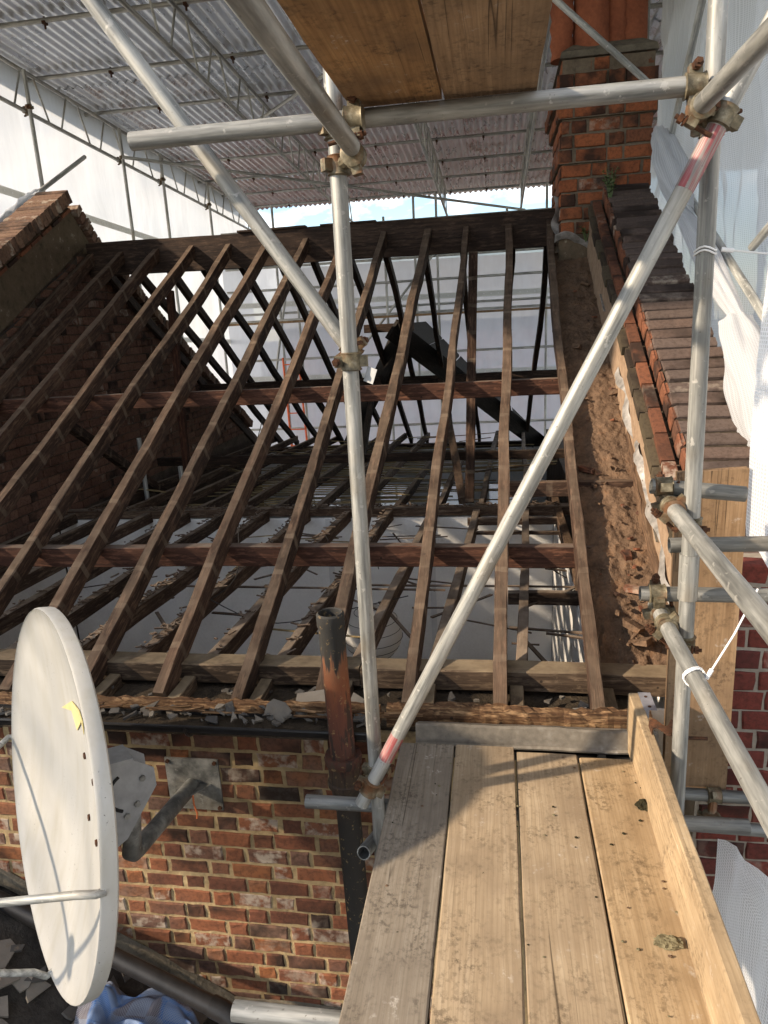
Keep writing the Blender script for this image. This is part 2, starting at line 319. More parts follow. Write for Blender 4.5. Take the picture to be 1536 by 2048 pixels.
def mat_dish():
    t = NT('dish_cream_paint'); c = t.coord(rnd=False); a = t.noise(c, 3, 5, .6); b = t.noise(c, 120, 3, .6); d = t.noise(t.coord((12, 12, 2.2), False), 1.6, 5, .6); m_ = t.noise(c, 6, 4, .6)
    col = t.ramp(a, [(0.3, (0.40, 0.385, 0.35)), (0.7, (0.475, 0.46, 0.425))])
    col = t.mix(t.ramp(d, [(0.46, 0.0), (0.72, 0.38)]), col, (0.34, 0.31, 0.235))
    sp = t.math('MULTIPLY', t.ramp(b, [(0.66, 0), (0.70, 1)]), t.ramp(m_, [(.48, 0), (.62, 1)]))
    col = t.mix(sp, col, (0.12, 0.11, 0.10))
    return t.bsdf(col, .62, 0, b, .08, .002, .35)
DISHM = mat_dish()
DGREY = simple('grey_bracket_paint', (0.27, 0.275, 0.28), .55, .2, .15, 20)
ZINC = mat_galv('zinc_arm', .85, None, True)
STICK = simple('yellow_sticker', (0.66, 0.56, 0.25), .7, 0, .15)
DARK = simple('dark_slot', (0.01, 0.01, 0.01), .8)
WIRE = simple('dark_cable', (0.03, 0.026, 0.023), .6)
WHITEP = simple('white_plastic_tie', (0.74, 0.74, 0.74), .4, 0, .05)
ORANGE = simple('orange_cord', (0.55, 0.15, 0.05), .6)
ORANGEL = simple('orange_ladder', (0.70, 0.13, 0.035), .5)
CLAY = mat_rough('terracotta', [(0.3, (0.17, 0.055, 0.03)), (0.6, (0.30, 0.10, 0.05)), (0.8, (0.36, 0.14, 0.075))], 5, .3, .004)
BANDM = simple('board_end_band', (0.34, 0.34, 0.38), .45, .6, .3)
LEAFM = simple('weed_leaf', (0.085, 0.13, 0.045), .6, 0, .4, 30)
MOSS = mat_rough('moss', [(0.3, (0.012, 0.012, 0.007)), (0.6, (0.035, 0.03, 0.014)), (0.8, (0.06, 0.045, 0.024))], 60, 1, .01)
STONE = mat_rough('stone_chip', [(0.3, (0.09, 0.078, 0.045)), (0.7, (0.22, 0.19, 0.115))], 30, .8, .006)
def mat_soil():
    t = NT('rusty_cast_iron'); c = t.coord((1, 1, 1), False); cs = t.coord((9, 9, 1.2), False)
    a = t.noise(cs, 2.6, 6, .7); b = t.noise(c, 40, 5, .7); sx = t.n('ShaderNodeSeparateXYZ'); tc = t.n('ShaderNodeTexCoord'); t.l(tc.outputs['Object'], sx.inputs[0])
    z = t.math('ADD', sx.outputs[2], t.math('MULTIPLY', t.math('SUBTRACT', a, .5), .55))
    k = t.ramp(t.math('DIVIDE', z, 2.4), [(0.58, (0.03, 0.026, 0.022)), (0.68, (0.07, 0.045, 0.03)), (0.70, (0.085, 0.036, 0.024)), (0.78, (0.125, 0.045, 0.028)), (0.83, (0.20, 0.07, 0.032)), (0.87, (0.18, 0.08, 0.042)), (0.885, (0.03, 0.029, 0.027))])
    col = t.mix(t.ramp(a, [(0.53, 0.0), (0.60, .85)]), k, (0.028, 0.024, 0.02))
    col = t.mix(t.ramp(b, [(0.60, 0.0), (0.70, .75)]), col, (0.30, 0.20, 0.09))
    return t.bsdf(col, .8, .1, b, .5, .004, .3)
SOIL = mat_soil()
def mat_tarp():
    t = NT('blue_checked_bag'); uvn = t.n('ShaderNodeTexCoord'); mp = t.n('ShaderNodeMapping'); t.l(uvn.outputs['UV'], mp.inputs[0])
    ck = t.n('ShaderNodeTexChecker'); ck.inputs['Scale'].default_value = 9; t.l(mp.outputs[0], ck.inputs[0])
    ck2 = t.n('ShaderNodeTexChecker'); ck2.inputs['Scale'].default_value = 150; t.l(mp.outputs[0], ck2.inputs[0])
    nn = t.noise(mp.outputs[0], 3.2, 2, .5)
    base = t.mix(t.ramp(nn, [(0.49, 0), (0.53, 1)]), (0.05, 0.15, 0.38), (0.10, 0.085, 0.10))
    w_ = t.mix(ck.outputs['Fac'], base, (0.20, 0.26, 0.36)); 
    col = t.mix(t.math('MULTIPLY', ck2.outputs['Fac'], .45), t.mix(.45, base, w_), (0.36, 0.37, 0.40))
    return t.bsdf(col, .6)
TARP = mat_tarp()
def mat_sheet(name, transp=.06, tint=(0.86, 0.87, 0.88), mesh_=None, trans=.55):
    t = NT(name); d = t.n('ShaderNodeBsdfDiffuse'); tr = t.n('ShaderNodeBsdfTranslucent'); tp = t.n('ShaderNodeBsdfTransparent'); m1 = t.n('ShaderNodeMixShader'); m2 = t.n('ShaderNodeMixShader')
    c = t.coord(rnd=False, which='UV'); a = t.noise(c, 1.5, 5, .6); s_ = t.noise(t.coord((1, .15, 1), False, 'UV'), 9, 4, .6)
    col = t.mix(t.ramp(s_, [(.35, .25), (.6, 0)]), tint, [q * .82 for q in tint])
    t.l(col, d.inputs[0]); t.l(col, tr.inputs[0]); m1.inputs[0].default_value = trans
    t.l(d.outputs[0], m1.inputs[1]); t.l(tr.outputs[0], m1.inputs[2])
    t.l(m1.outputs[0], m2.inputs[1]); t.l(tp.outputs[0], m2.inputs[2])
    if mesh_:
        sx = t.n('ShaderNodeSeparateXYZ'); tc = t.n('ShaderNodeTexCoord'); t.l(tc.outputs['UV'], sx.inputs[0]); hs = []
        for i in (0, 1):
            fr = t.math('FRACT', t.math('MULTIPLY', sx.outputs[i], 1.0 / mesh_)); hs.append(t.math('GREATER_THAN', fr, 0.34))
        hole = t.math('MULTIPLY', t.math('MULTIPLY', hs[0], hs[1]), transp); t.l(hole, m2.inputs[0])
    else:
        t.l(t.ramp(a, [(.3, transp * .6), (.7, transp * 1.5)]), m2.inputs[0])
    q = t.n('ShaderNodeBump'); q.inputs['Strength'].default_value = .5; q.inputs['Distance'].default_value = .02; t.l(s_, q.inputs['Height'])
    t.l(q.outputs[0], d.inputs['Normal']); t.l(q.outputs[0], tr.inputs['Normal']); t.l(m2.outputs[0], t.out.inputs[0]); return t.m
SHEET = mat_sheet('white_scaffold_sheeting', .06, (0.60, 0.63, 0.68), None, .5)
SHEET_B = mat_sheet('translucent_sheeting', .16, (0.68, 0.70, 0.75))
NET = mat_sheet('white_debris_netting', .30, (0.90, 0.91, 0.93), .0135, .6)
NET2 = mat_sheet('white_fine_netting', .22, (0.74, 0.75, 0.77), .0125, .62)
BANDS = mat_sheet('eyelet_band', .0, (0.62, 0.62, 0.58), None, .3)
PAPER = mat_sheet('paper_shade', .0, (0.78, 0.76, 0.73), None, .4)
def mat_tin():
    t = NT('corrugated_tin'); c = t.coord((.3, 1, 1)); c2 = t.coord(); a = t.noise(c, 6, 7, .6); b = t.noise(c2, 2.2, 5, .6); d = t.noise(c2, 30, 5, .6)
    oi = t.n('ShaderNodeObjectInfo')
    col = t.ramp(a, [(0.3, (0.60, 0.63, 0.66)), (0.5, (0.72, 0.75, 0.78)), (0.72, (0.82, 0.84, 0.86))])
    r = t.math('MULTIPLY', t.ramp(b, [(0.52, 0), (0.64, .8)]), t.ramp(t.math('FRACT', t.math('MULTIPLY', oi.outputs['Random'], 5.7)), [(0.74, 0), (.8, 1)]))
    col = t.mix(t.math('MULTIPLY', r, t.ramp(d, [(.4, .2), (.6, 1)])), col, (0.24, 0.13, 0.075))
    col = t.mix(t.ramp(b, [(0.3, .3), (.45, 0)]), col, (0.34, 0.345, 0.35))
    return t.bsdf(col, t.ramp(a, [(.3, .24), (.7, .36)]), .5, a, .05, .002, .5)
TIN = mat_tin()
PAINTD = simple('white_window_frame', (0.66, 0.65, 0.63), .5, 0, .06)
GLASSM = None
def mat_glass():
    t = NT('window_glass'); g = t.n('ShaderNodeBsdfTransparent'); s = t.n('ShaderNodeBsdfGlossy'); s.inputs['Roughness'].default_value = .05; m_ = t.n('ShaderNodeMixShader'); m_.inputs[0].default_value = .1
    g.inputs[0].default_value = (.92, .95, .96, 1); t.l(g.outputs[0], m_.inputs[1]); t.l(s.outputs[0], m_.inputs[2]); t.l(m_.outputs[0], t.out.inputs[0]); return t.m
GLASSM = mat_glass()
# ================================================================ builders
TR = 0.02415
_tm = {}
def tube_mesh(L, r=TR, seg=20, wall=.0036):
    k = (round(L, 3), r, seg)
    if k in _tm: return _tm[k]
    b = MB()
    def ring(x, q): return [V((x, q * math.cos(6.28318*i/seg), q * math.sin(6.28318*i/seg))) for i in range(seg)]
    d = min(.07, L * .3)
    b.loft([ring(d, r - wall), ring(0.0, r - wall), ring(0.0, r), ring(L, r), ring(L, r - wall), ring(L - d, r - wall)])
    _tm[k] = mesh('scaffold_tube', b.v, b.f, 40); return _tm[k]
def tube(name, p0, p1, mat=None, parent=None, r=TR, seg=20):
    p0, p1 = V(p0), V(p1); d = p1 - p0
    up = V((0, 0, 1)) if abs(d.normalized().z) < .9 else V((0, -1, 0))
    me = tube_mesh(d.length, r, seg); mat = mat or GALV
    if len(me.materials) and me.materials[0] is not mat: me = me.copy(); me.materials.clear()
    return link(name, me, mat, frame(p0, d, up), parent)
def stube(p0, p1, label, mat=None, group='scaffold tubes', r=TR):
    return tag(tube('scaffold_tube', p0, p1, mat, None, r), label, 'scaffold tube', group)
def timber(name, p0, p1, w, h, mat, parent=None, up=(0, 0, 1), seg=9, wob=.006, ch=.004, rag=.0015):
    """p0,p1: centre line of the top face"""
    p0, p1 = V(p0), V(p1); L = (p1 - p0).length; o = random.random() * 100; rings = []
    for i in range(seg + 1):
        x = L * i / seg; a = noise.noise(V((x * .9 + o, 1.3, 0))) * wob; c = noise.noise(V((x * .9 + o, 7.7, 3))) * wob
        tw = noise.noise(V((x * .5 + o, 3.1, 9))) * .05
        pr = [(-w/2+ch, 0), (-w/2, -ch), (-w/2, -h+ch), (-w/2+ch, -h), (w/2-ch, -h), (w/2, -h+ch), (w/2, -ch), (w/2-ch, 0)]
        rings.append([V((x, y*math.cos(tw) - (z+h/2)*math.sin(tw) + a + random.uniform(-rag, rag), y*math.sin(tw) + (z+h/2)*math.cos(tw) - h/2 + c + random.uniform(-rag, rag))) for y, z in reversed(pr)])
    b = MB(); b.loft(rings)
    return link(name, mesh(name, b.v, b.f), mat, frame(p0, p1 - p0, up), parent)
def hexnut(b, p, ax, r=.0125, h=.012):
    ax = V(ax).normalized(); u = ax.orthogonal().normalized(); q = ax.cross(u)
    b.loft([[V(p) + ax * s + (u * math.cos(k*1.0472) + q * math.sin(k*1.0472)) * r for k in range(6)] for s in (-h/2, h/2)])
def coupler(PA, dA, PB, dB, label, group='scaffold couplers', mat=None):
    PA, PB, dA, dB = V(PA), V(PB), V(dA).normalized(), V(dB).normalized()
    c = (PA + PB) / 2; t = thing('coupler', c, label, 'coupler', group); mat = mat or COUP
    for P, d, other in ((PA, dA, PB), (PB, dB, PA)):
        b = MB(); n = (other - P); n = (n - d * n.dot(d)); n = n.normalized() if n.length > 1e-4 else d.orthogonal().normalized(); s = d.cross(n)
        pts = [P + d * x for x in (-.027, -.024, -.019, .019, .024, .027)]
        b.tube(pts, [TR + .001, TR + .0085, TR + .0055, TR + .0055, TR + .0085, TR + .001], 18)
        for sg in (-1, 1):
            M = Matrix((d, s * sg, n)).transposed().to_4x4(); M.translation = P + s * sg * .034
            b.box((-.016, -.010, -.013), (.016, .016, .013), M)
        b.build('half_collar', mat, t, smooth=35)
        bo = MB(); q = P + s * .043
        bo.tube([q - n * .045, q + n * .06], .0062, 8); hexnut(bo, q - n * .03, n); hexnut(bo, q - n * .018, n, .0135, .006)
        bo.build('bolt', RUST, t, smooth=35)
    b = MB(); d = (PB - PA).normalized() if (PB-PA).length > 1e-4 else V((0,0,1)); u = d.orthogonal(); b.tube([PA + d * .02, PB - d * .02], .017, 10); b.build('saddle', mat, t, smooth=35)
    return t
_bm = {}
def brick_mesh(l, h, d, var, tag_):
    k = (round(l, 3), round(h, 3), var, tag_)
    if k in _bm: return _bm[k]
    rr = random.Random(hash((round(l*1000), round(h*1000), var)) & 0xffff); b = MB()
    xs = [-l/2, -l/6, l/6, l/2]
    ringxz = [(x, -h/2) for x in xs] + [(l/2, 0)] + [(x, h/2) for x in reversed(xs)] + [(-l/2, 0)]
    j = .0035
    rg = [(x + rr.uniform(-j, j), z + rr.uniform(-j, j)) for x, z in ringxz]
    ins = .006
    f0 = [V((x, d, z)) for x, z in rg]; f1 = [V((x, .006, z)) for x, z in rg]
    f2 = [V((x - math.copysign(ins, x) * (1 if abs(x) > l/2 - .01 else 0), rr.uniform(-.002, .002), z - (math.copysign(ins, z) if abs(z) > h/4 else 0))) for x, z in rg]
    b.loft([f0, f1, f2])
    _bm[k] = mesh('brick', b.v, b.f); return _bm[k]
def bricks(parent, O, ux, L, courses, z0, pitch, unit, mat, mask=None, depth=.09, bond='flemish', joint=.011, limit=290, jit=.003, name='brick'):
    """individual bricks on a wall face; unit = header+stretcher period"""
    O, ux = V(O), V(ux); up = V((0, 0, 1)); M0 = frame(O, ux, up); n = -(M0.to_3x3() @ V((0, 1, 0))); lst = []
    st, hd = unit * 2/3, unit / 3; rr = random.Random(int(L*100) + courses)
    for c in range(courses):
        z = z0 + (c + .5) * pitch; u = -(unit * rr.uniform(.42, .58) if c % 2 else 0) - rr.uniform(0, .03); k = rr.randint(0, 1)
        while u < L:
            bl = st if (k % 2 == 0) else hd
            if bond == 'stretcher': bl = st
            u0, u1 = max(u, 0), min(u + bl, L); k += 1; u += bl
            if u1 - u0 < .035: continue
            uc = (u0 + u1) / 2
            if mask and not mask(uc, z): continue
            q = round((u1 - u0 - joint) / .02) * .02
            lst.append((uc, z, q if abs(q - (u1 - u0 - joint)) < .006 else u1 - u0 - joint))
    cp = V((0, 0, CAMZ)); lst.sort(key=lambda a: ((O + ux * a[0] + up * a[1]) - cp).length)
    rest = []
    for i, (uc, z, l) in enumerate(lst):
        p = O + ux * (uc + rr.uniform(-jit, jit)) + up * (z - O.z * 0 + rr.uniform(-jit, jit) * .7) + n * rr.uniform(-.003, .006)
        p.z = z + rr.uniform(-jit, jit) * .7
        M = frame(p, ux, up) @ Matrix.Rotation(rr.uniform(-.008, .008), 4, 'Y')
        me = brick_mesh(round(l / .01) * .01, pitch - joint, depth, rr.randint(0, 4), mat.name)
        if i < limit: link(name, me, mat, M, parent)
        else: rest.append((M, me))
    if rest:
        b = MB(); tint = []
        for M, me in rest:
            b.add([M @ v.co for v in me.vertices], [tuple(p.vertices) for p in me.polygons]); tint += [rr.random()] * len(me.vertices)
        o = b.build('bricks_beyond', mat, parent); a = o.data.attributes.new('tint', 'FLOAT', 'POINT'); a.data.foreach_set('value', tint); tag(o, kind='stuff')
def grid(fn, nu, nv, su, sv):
    vs = []; uv = []; fs = []
    for j in range(nv + 1):
        for i in range(nu + 1):
            vs.append(V(fn(i / nu, j / nv))); uv.append((su * i / nu, sv * j / nv))
    for j in range(nv):
        for i in range(nu):
            a = j * (nu + 1) + i; fs.append((a, a + 1, a + nu + 2, a + nu + 1))
    return vs, fs, uv
def cloth(name, fn, nu, nv, su, sv, mat, parent=None):
    vs, fs, uv = grid(fn, nu, nv, su, sv); c = V((sum(q.x for q in vs), sum(q.y for q in vs), 0)) / len(vs); c.z = min(q.z for q in vs)
    M = Matrix.Translation(c if parent is None else WM[parent.name].translation); inv = M.inverted()
    return link(name, mesh(name, [inv @ q for q in vs], fs, 60, uv), mat, M, parent)
def fb(x, y, z=0, o=4):
    return noise.fractal(V((x, y, z)), 0.6, 2.1, o)
SL = math.radians(28.5); SN, CN = math.sin(SL), math.cos(SL); S = math.tan(SL)
def sp(x, Y, d=0.0):   # point on the front roof slope: Y along, d above the rafter tops
    return V((x, Y - d * SN, -.02 + S * (Y - 2.75) + d * CN))
def rz(Y): return 2.46 - .60 * (Y - 7.3)   # rear slope

# ================================================================ ground and house shell
gm = MB(); gm.add([(-400, -400, -6.2), (400, -400, -6.2), (400, 400, -6.2), (-400, 400, -6.2)], [(0, 1, 2, 3)])
tag(gm.build('ground', GROUND), kind='structure')
fl = MB().box((-4.2, 3.0, -2.9), (.85, 12.0, -2.72)); tag(fl.build('floor', FLOORM), kind='structure')

wall = thing('brick_wall', (-1.0, 2.65, -3.0), 'weathered orange brick house wall below the gutter behind the satellite dish', 'brick wall')
MB().box((-4.2, 2.6565, -6.1), (.62, 2.97, -.125)).build('mortar', MORT, wall)
def lowz(x): return -.98 - .58 * (x + 2.51) if x < -1.36 else -1.66
bricks(wall, (-2.75, 2.652, 0), (1, 0, 0), 2.42, 18, -1.70, .0865, .312, BRICK, lambda u, z: z > lowz(u - 2.75) - .06 + .02 * math.sin(u * 9), joint=.0145, jit=.004)
MB().box((-4.2, 2.70, -.122), (.62, 3.04, -.10)).build('wall_head_rubble', DIRT, wall)

# neighbour's red brick wall
nw = thing('brick_wall', (1.6, 2.65, -3.0), 'dark red brick wall at the right edge behind the upright board', 'brick wall')
MB().box((.80, 2.712, -6.1), (2.6, 2.97, .60)).build('mortar', MORT_N, nw)
bricks(nw, (.81, 2.706, 0), (1, 0, 0), .8, 17, -.86, .0885, .33, BRICK_N)

# left gable wall with parapet
gab = thing('gable_wall', (-4.3, 7.0, -3.0), 'dark brick gable wall with stepped brick parapet at left', 'gable wall')
def gtop(Y):
    if Y <= 7.05: return 2.90 - S * (7.05 - Y)
    if Y <= 7.45: return 2.90 - 1.0 * (Y - 7.05)
    return max(rz(Y) + .12, -.6)
b = MB(); ys = [2.7, 4.5, 6, 7.05, 7.45, 8.5, 10, 12.2]
prof = [(y, gtop(y)) for y in ys] + [(12.2, -6.1), (2.7, -6.1)]
for X0, X1 in ((-4.5, -4.232),):
    n_ = len(prof); b.add([V((X0, y, z)) for y, z in prof] + [V((X1, y, z)) for y, z in prof], [tuple(range(n_)), tuple(reversed(range(n_, 2*n_)))] + [(i, i + n_, (i+1) % n_ + n_, (i+1) % n_) for i in range(n_)])
b.build('mortar', MORT_D, gab)
bricks(gab, (-4.222, 2.72, 0), (0, 1, 0), 9.4, 29, -.10, .0865, .30, BRICK_G, lambda u, z: z < min(sp(0, u + 2.72, .06).z, rz(u + 2.72) + .02), limit=295)
# rendered strip above the roof line
ys2 = [2.75 + i * (4.30 / 24) for i in range(25)]
b = MB(); vs = []; N2 = len(ys2)
for y in ys2: vs += [V((-4.205, y, sp(0, y, .10).z)), V((-4.205, y, gtop(y) - .05)), V((-4.24, y, gtop(y) - .05)), V((-4.24, y, sp(0, y, .10).z))]
fs = []
for i in range(N2 - 1):
    for j in range(4): fs.append((4*i+j, 4*(i+1)+j, 4*(i+1)+(j+1) % 4, 4*i+(j+1) % 4))
b.add(vs, fs); b.add([V((-4.205, 7.05, 2.43)), V((-4.205, 7.45, 2.43)), V((-4.205, 7.40, 2.50)), V((-4.205, 7.05, 2.85))], [(0, 1, 2, 3)])
b.build('render_strip', RENDER, gab)
tile_course = MB()
for i in range(22):
    y0 = 2.9 + i * .19; M = frame(V((-4.215, y0, gtop(y0) - .055)), (0, CN, SN), (0, -SN, CN)); 
    MB().box((0.004, -.025 - random.uniform(0, .01), -.03), (.186, .02, .0), M).build('tile', COPE_SIDE, gab, M=M)
cm = MB().box((0, -.16, 0), (.072, .15, .115)); 
def cope_mesh(w0, w1, th, h, seed):
    rr = random.Random(seed); bb = MB(); r = []
    for x in (0, .006, th - .006, th):
        e = .006 if x in (0, th) else 0
        r.append([V((x, y + rr.uniform(-.004, .004), z + rr.uniform(-.003, .003))) for y, z in ((w0 + e, e), (w0 + e, h - e), (w0 + e + .008, h - e + .002 - .004), (w1 - e - .008, h - e), (w1 - e, h - e - .008), (w1 - e, e))])
    bb.loft(r); return mesh('coping_brick', [q for q in bb.v], [tuple(reversed(f)) for f in bb.f])
cms = [cope_mesh(-.17, .17, .067, .118, s) for s in range(5)]
Y = 3.0; k = 0
while Y < 7.03:
    link('coping_brick', cms[k % 5], COPING_L, frame(V((-4.33 + random.uniform(-.006, .006), Y, gtop(Y) - .012)), (0, CN, SN), (0, -SN, CN)), gab); Y += .079 * CN; k += 1
Y = 7.12
while Y < 11.6:
    g0, g1 = gtop(Y), gtop(Y + .05); d = V((0, .05, g1 - g0)).normalized()
    link('coping_brick', cms[k % 5], COPING_L, frame(V((-4.33 + random.uniform(-.006, .006), Y, g0 - .012)), d, V((0, -d.z, d.y))), gab); Y += .079 * d.y; k += 1

# right party wall: sloping parapet
par = thing('party_wall', (1.05, 4.5, -3.0), 'sloping brick party wall parapet with dark brick on edge coping', 'parapet wall')
def slab(name, mat, x0, x1, d0, d1, Y0, Y1, parent=par, n=26, rough=0.0, shear=0.0):
    rings = []; q = .0
    for i in range(n + 1):
        Y = Y0 + (Y1 - Y0) * i / n; sx = shear * (Y - 2.75)
        r = lambda: random.uniform(-rough, rough)
        rings.append([sp(x0 + sx + r(), Y, d0), sp(x1 + sx + r(), Y, d0), sp(x1 + sx + r(), Y, d1 + r()), sp(x0 + sx + r(), Y, d1 + r())])
    bb = MB(); bb.loft([list(reversed(q)) for q in rings]); M = frame(sp(x0, Y0, d0), (0, CN, SN), (0, -SN, CN))
    return bb.build(name, mat, parent, M=M)
slab('wall_core', MORT_D, .80, 1.30, -2.6, .30, 2.98, 7.6)
MB().box((.80, 2.975, -6.1), (1.30, 12.2, -.3)).build('wall_base', MORT_D, par)
slab('sandy_fillet', FILLET, .782, .815, -.12, .235, 3.0, 6.75, rough=.004)
for i in range(19):
    Y0 = 3.02 + i * .20; M = frame(sp(.86, Y0, .305), (0, CN, SN), (0, -SN, CN)); th = random.uniform(-.012, .012)
    MB().box((.004, -.075, -.065), (.22, .09 + th, -.004), M).build('oversail_tile', MOSSY, par, M=M)
for i in range(19):
    Y0 = 3.02 + i * .20; M = frame(sp(.82, Y0, .235), (0, CN, SN), (0, -SN, CN))
    MB().box((.004, -.05, 0.0), (.22, .012 + random.uniform(-.004, .006), .10), M).build('side_brick', COPE_SIDE, par, M=M)
cmr = [cope_mesh(-.175, .175, .092, .105, 40 + s) for s in range(8)]
Y = 3.05; k = 0
while Y < 6.9:
    link('coping_brick', random.choice(cmr), COPING, frame(sp(1.09 + random.uniform(-.012, .012), Y, .31 + random.uniform(-.008, .008)), (0, CN, SN), (0, -SN, CN)) @ Matrix.Rotation(random.uniform(-.02, .09), 4, 'Y') @ Matrix.Rotation(random.uniform(-.03, .03), 4, 'Z'), par); Y += .1135 * CN; k += 1
slab('coping_bed_mortar', DIRT, .91, 1.26, .295, .392, 3.05, 6.9)
# facing bricks of the coping's inner edge (orange arrises)
eb = [cope_mesh(-.012, .012, .098, .10, 60 + s) for s in range(4)]
Y = 3.055; k = 0
while Y < 6.9:
    link('coping_face', eb[k % 4], COPE_SIDE, frame(sp(.905 + random.uniform(-.004, .004), Y, .304), (0, CN, SN), (0, -SN, CN)), par); Y += .1135 * CN; k += 1

# rubble-filled strip between last rafter and party wall
def gul(u, v):
    Y = 2.98 + v * 3.85; x = .41 + u * .39 + .022 * (Y - 2.75)
    d = -.10 + .018 * fb(x * 5, Y * 3.5, 1) + .010 * fb(x * 22, Y * 22, 5) + .006 * fb(x * 60, Y * 60, 8) - .10 * max(0, .10 - v) * 8 * (.4 + .6*abs(fb(x * 4, Y, 3)))
    return sp(x, Y, d)
rub = cloth('rubble_strip', gul, 44, 420, 1, 1, RUBBLE); tag(rub, 'brown strip of crumbling mortar and rubble beside the parapet', 'rubble')
for i in range(70):
    Y = 3.1 + random.random() ** 1.6 * 3.2; x = random.uniform(.47, .76) + .022 * (Y - 2.75); s = random.uniform(.006, .02) if i > 9 else random.uniform(.025, .05)
    bb = MB(); c = sp(x, Y, -.085); M = frame(c, (random.uniform(-1, 1), random.uniform(-1, 1), random.uniform(-.3, .3)), (0, .2, 1))
    bb.box((-s, -s * .6, -s * .35), (s, s * .6, s * .35), M); bb.v = [q + V((random.uniform(-1, 1), random.uniform(-1, 1), random.uniform(-1, 1))) * s * .22 for q in bb.v]
    tag(bb.build('brick_fragment', RUBBLE if i % 3 else COPE_SIDE), 'small broken mortar lump lying in the rubble strip by the parapet' if i > 9 else 'larger broken brick piece in the rubble strip by the parapet', 'rubble lump', 'lumps in the rubble strip' if i > 9 else 'brick pieces in the rubble strip')

# chimney
ch = thing('chimney_stack', (.9, 7.0, 0), 'orange brick chimney stack with clay pots and corbelled head', 'chimney')
CY0, CY1, CX0, CX1 = 6.78, 7.75, .545, 1.30
MB().box((CX0 + .015, CY0 + .015, 1.4), (CX1 - .015, CY1 - .015, 3.40)).build('mortar', MORT_C, ch)
def chb(z0, n, dx):
    bricks(ch, (CX0 - dx, CY0 - dx, 0), (1, 0, 0), CX1 - CX0 + 2*dx, n, z0, .114, .41, BRICK_C, joint=.020, jit=.006, limit=300)
    bricks(ch, (CX0 - dx, CY1 + dx, 0), (0, -1, 0), CY1 - CY0 + 2*dx, n, z0, .114, .41, BRICK_C, joint=.020, jit=.006, limit=300)
chb(2.24, 5, 0); chb(2.24 + .57, 1, .02)
MB().box((CX0 - .012, CY0 - .012, 2.81), (CX1 + .012, CY1 + .012, 2.925)).build('mortar', MORT_C, ch)
chb(2.925, 2, 0); chb(3.153, 1, .03)
MB().box((CX0 - .02, CY0 - .02, 3.155), (CX1 + .02, CY1 + .02, 3.265)).build('mortar', MORT_C, ch)
chb(3.267, 1, .065)
MB().box((CX0 - .05, CY0 - .05, 3.27), (CX1 + .05, CY1 + .05, 3.378)).build('mortar', MORT_C, ch)
chb(3.381, 1, .03); chb(3.495, 1, -.01)
MB().box((CX0 + .01, CY0 + .01, 3.38), (CX1 - .01, CY1 - .01, 3.60)).build('mortar', MORT_C, ch)
b = MB(); b.loft([[V((x, y, z)) for x, y in ((CX0+o, CY0+o), (CX1-o, CY0+o), (CX1-o, CY1-o), (CX0+o, CY1-o))] for o, z in ((-.012, 3.609), (.0, 3.66), (.10, 3.73), (.2, 3.76))]); b.build('flaunching', CONC, ch)
bm_ = MB().box((CX0 - .006, CY0 - .012, 2.02), (CX1 - .2, CY0 + .02, 2.24)); bm_.build('rendered_base', RENDER, ch)
for i, (x, y, r) in enumerate(((.80, 6.98, .15), (1.13, 7.12, .15))):
    p = MB(); p.tube([(x, y, z) for z in (3.66, 3.74, 3.76, 4.25, 4.6, 4.62, 4.70, 4.72)], [r*1.05, r*1.05, r, r*.93, r*.86, r, r, r*.9], 22); p.build('chimney_pot', CLAY, ch, smooth=35)
for i, (x, y, t_) in enumerate(((.60, 6.94, 0.), (.985, 7.03, 0.))):
    p = MB(); pts = [(x + .035*math.sin(i*2 + z*3) - .06 * (z - 3.65), y, z) for z in (3.64, 3.70, 3.76, 3.82, 3.88, 3.94, 4.0, 4.06, 4.12)]
    p.tube(pts, [.085 if k % 2 else .10 for k in range(9)], 16); p.build('ridge_tile_cowl', CLAY, ch, smooth=40)
# weeds at the chimney foot
for wi, (x, y, z, lab, ht, nl) in enumerate(((.93, 6.52, 2.46, 'larger green weed growing at chimney foot next to coping', .28, 46), (.76, 6.70, 2.20, 'small green weed growing low on chimney base render', .16, 26), (.97, 6.70, 2.62, 'thin green sprig growing from chimney joint above the coping', .20, 14))):
    t = thing('weed', (x, y, z), lab, 'weed', 'weeds at the chimney foot'); st = MB(); lf = MB()
    for s in range(5 if wi < 2 else 2):
        tip = V((x + random.uniform(-.09, .09), y - random.uniform(.01, .12), z + ht * random.uniform(.5, 1))); st.tube([(x, y, z - .03), (V((x, y, z)) + tip) / 2 + V((0, 0, .03)), tip], [.004, .003, .0015], 5)
        for q in range(nl // 4):
            f = random.uniform(.3, 1.05); c = V((x, y, z)).lerp(tip, f); a = random.uniform(0, 6.28); d = V((math.cos(a), math.sin(a) - .3, random.uniform(-.3, .7))).normalized() * random.uniform(.03, .06); sd = d.cross(V((0, 0, 1))).normalized() * .011
            lf.add([c, c + d * .45 + sd, c + d, c + d * .45 - sd], [(0, 1, 2, 3)])
    st.build('stem', LEAFM, t); lf.build('leaves', LEAFM, t)

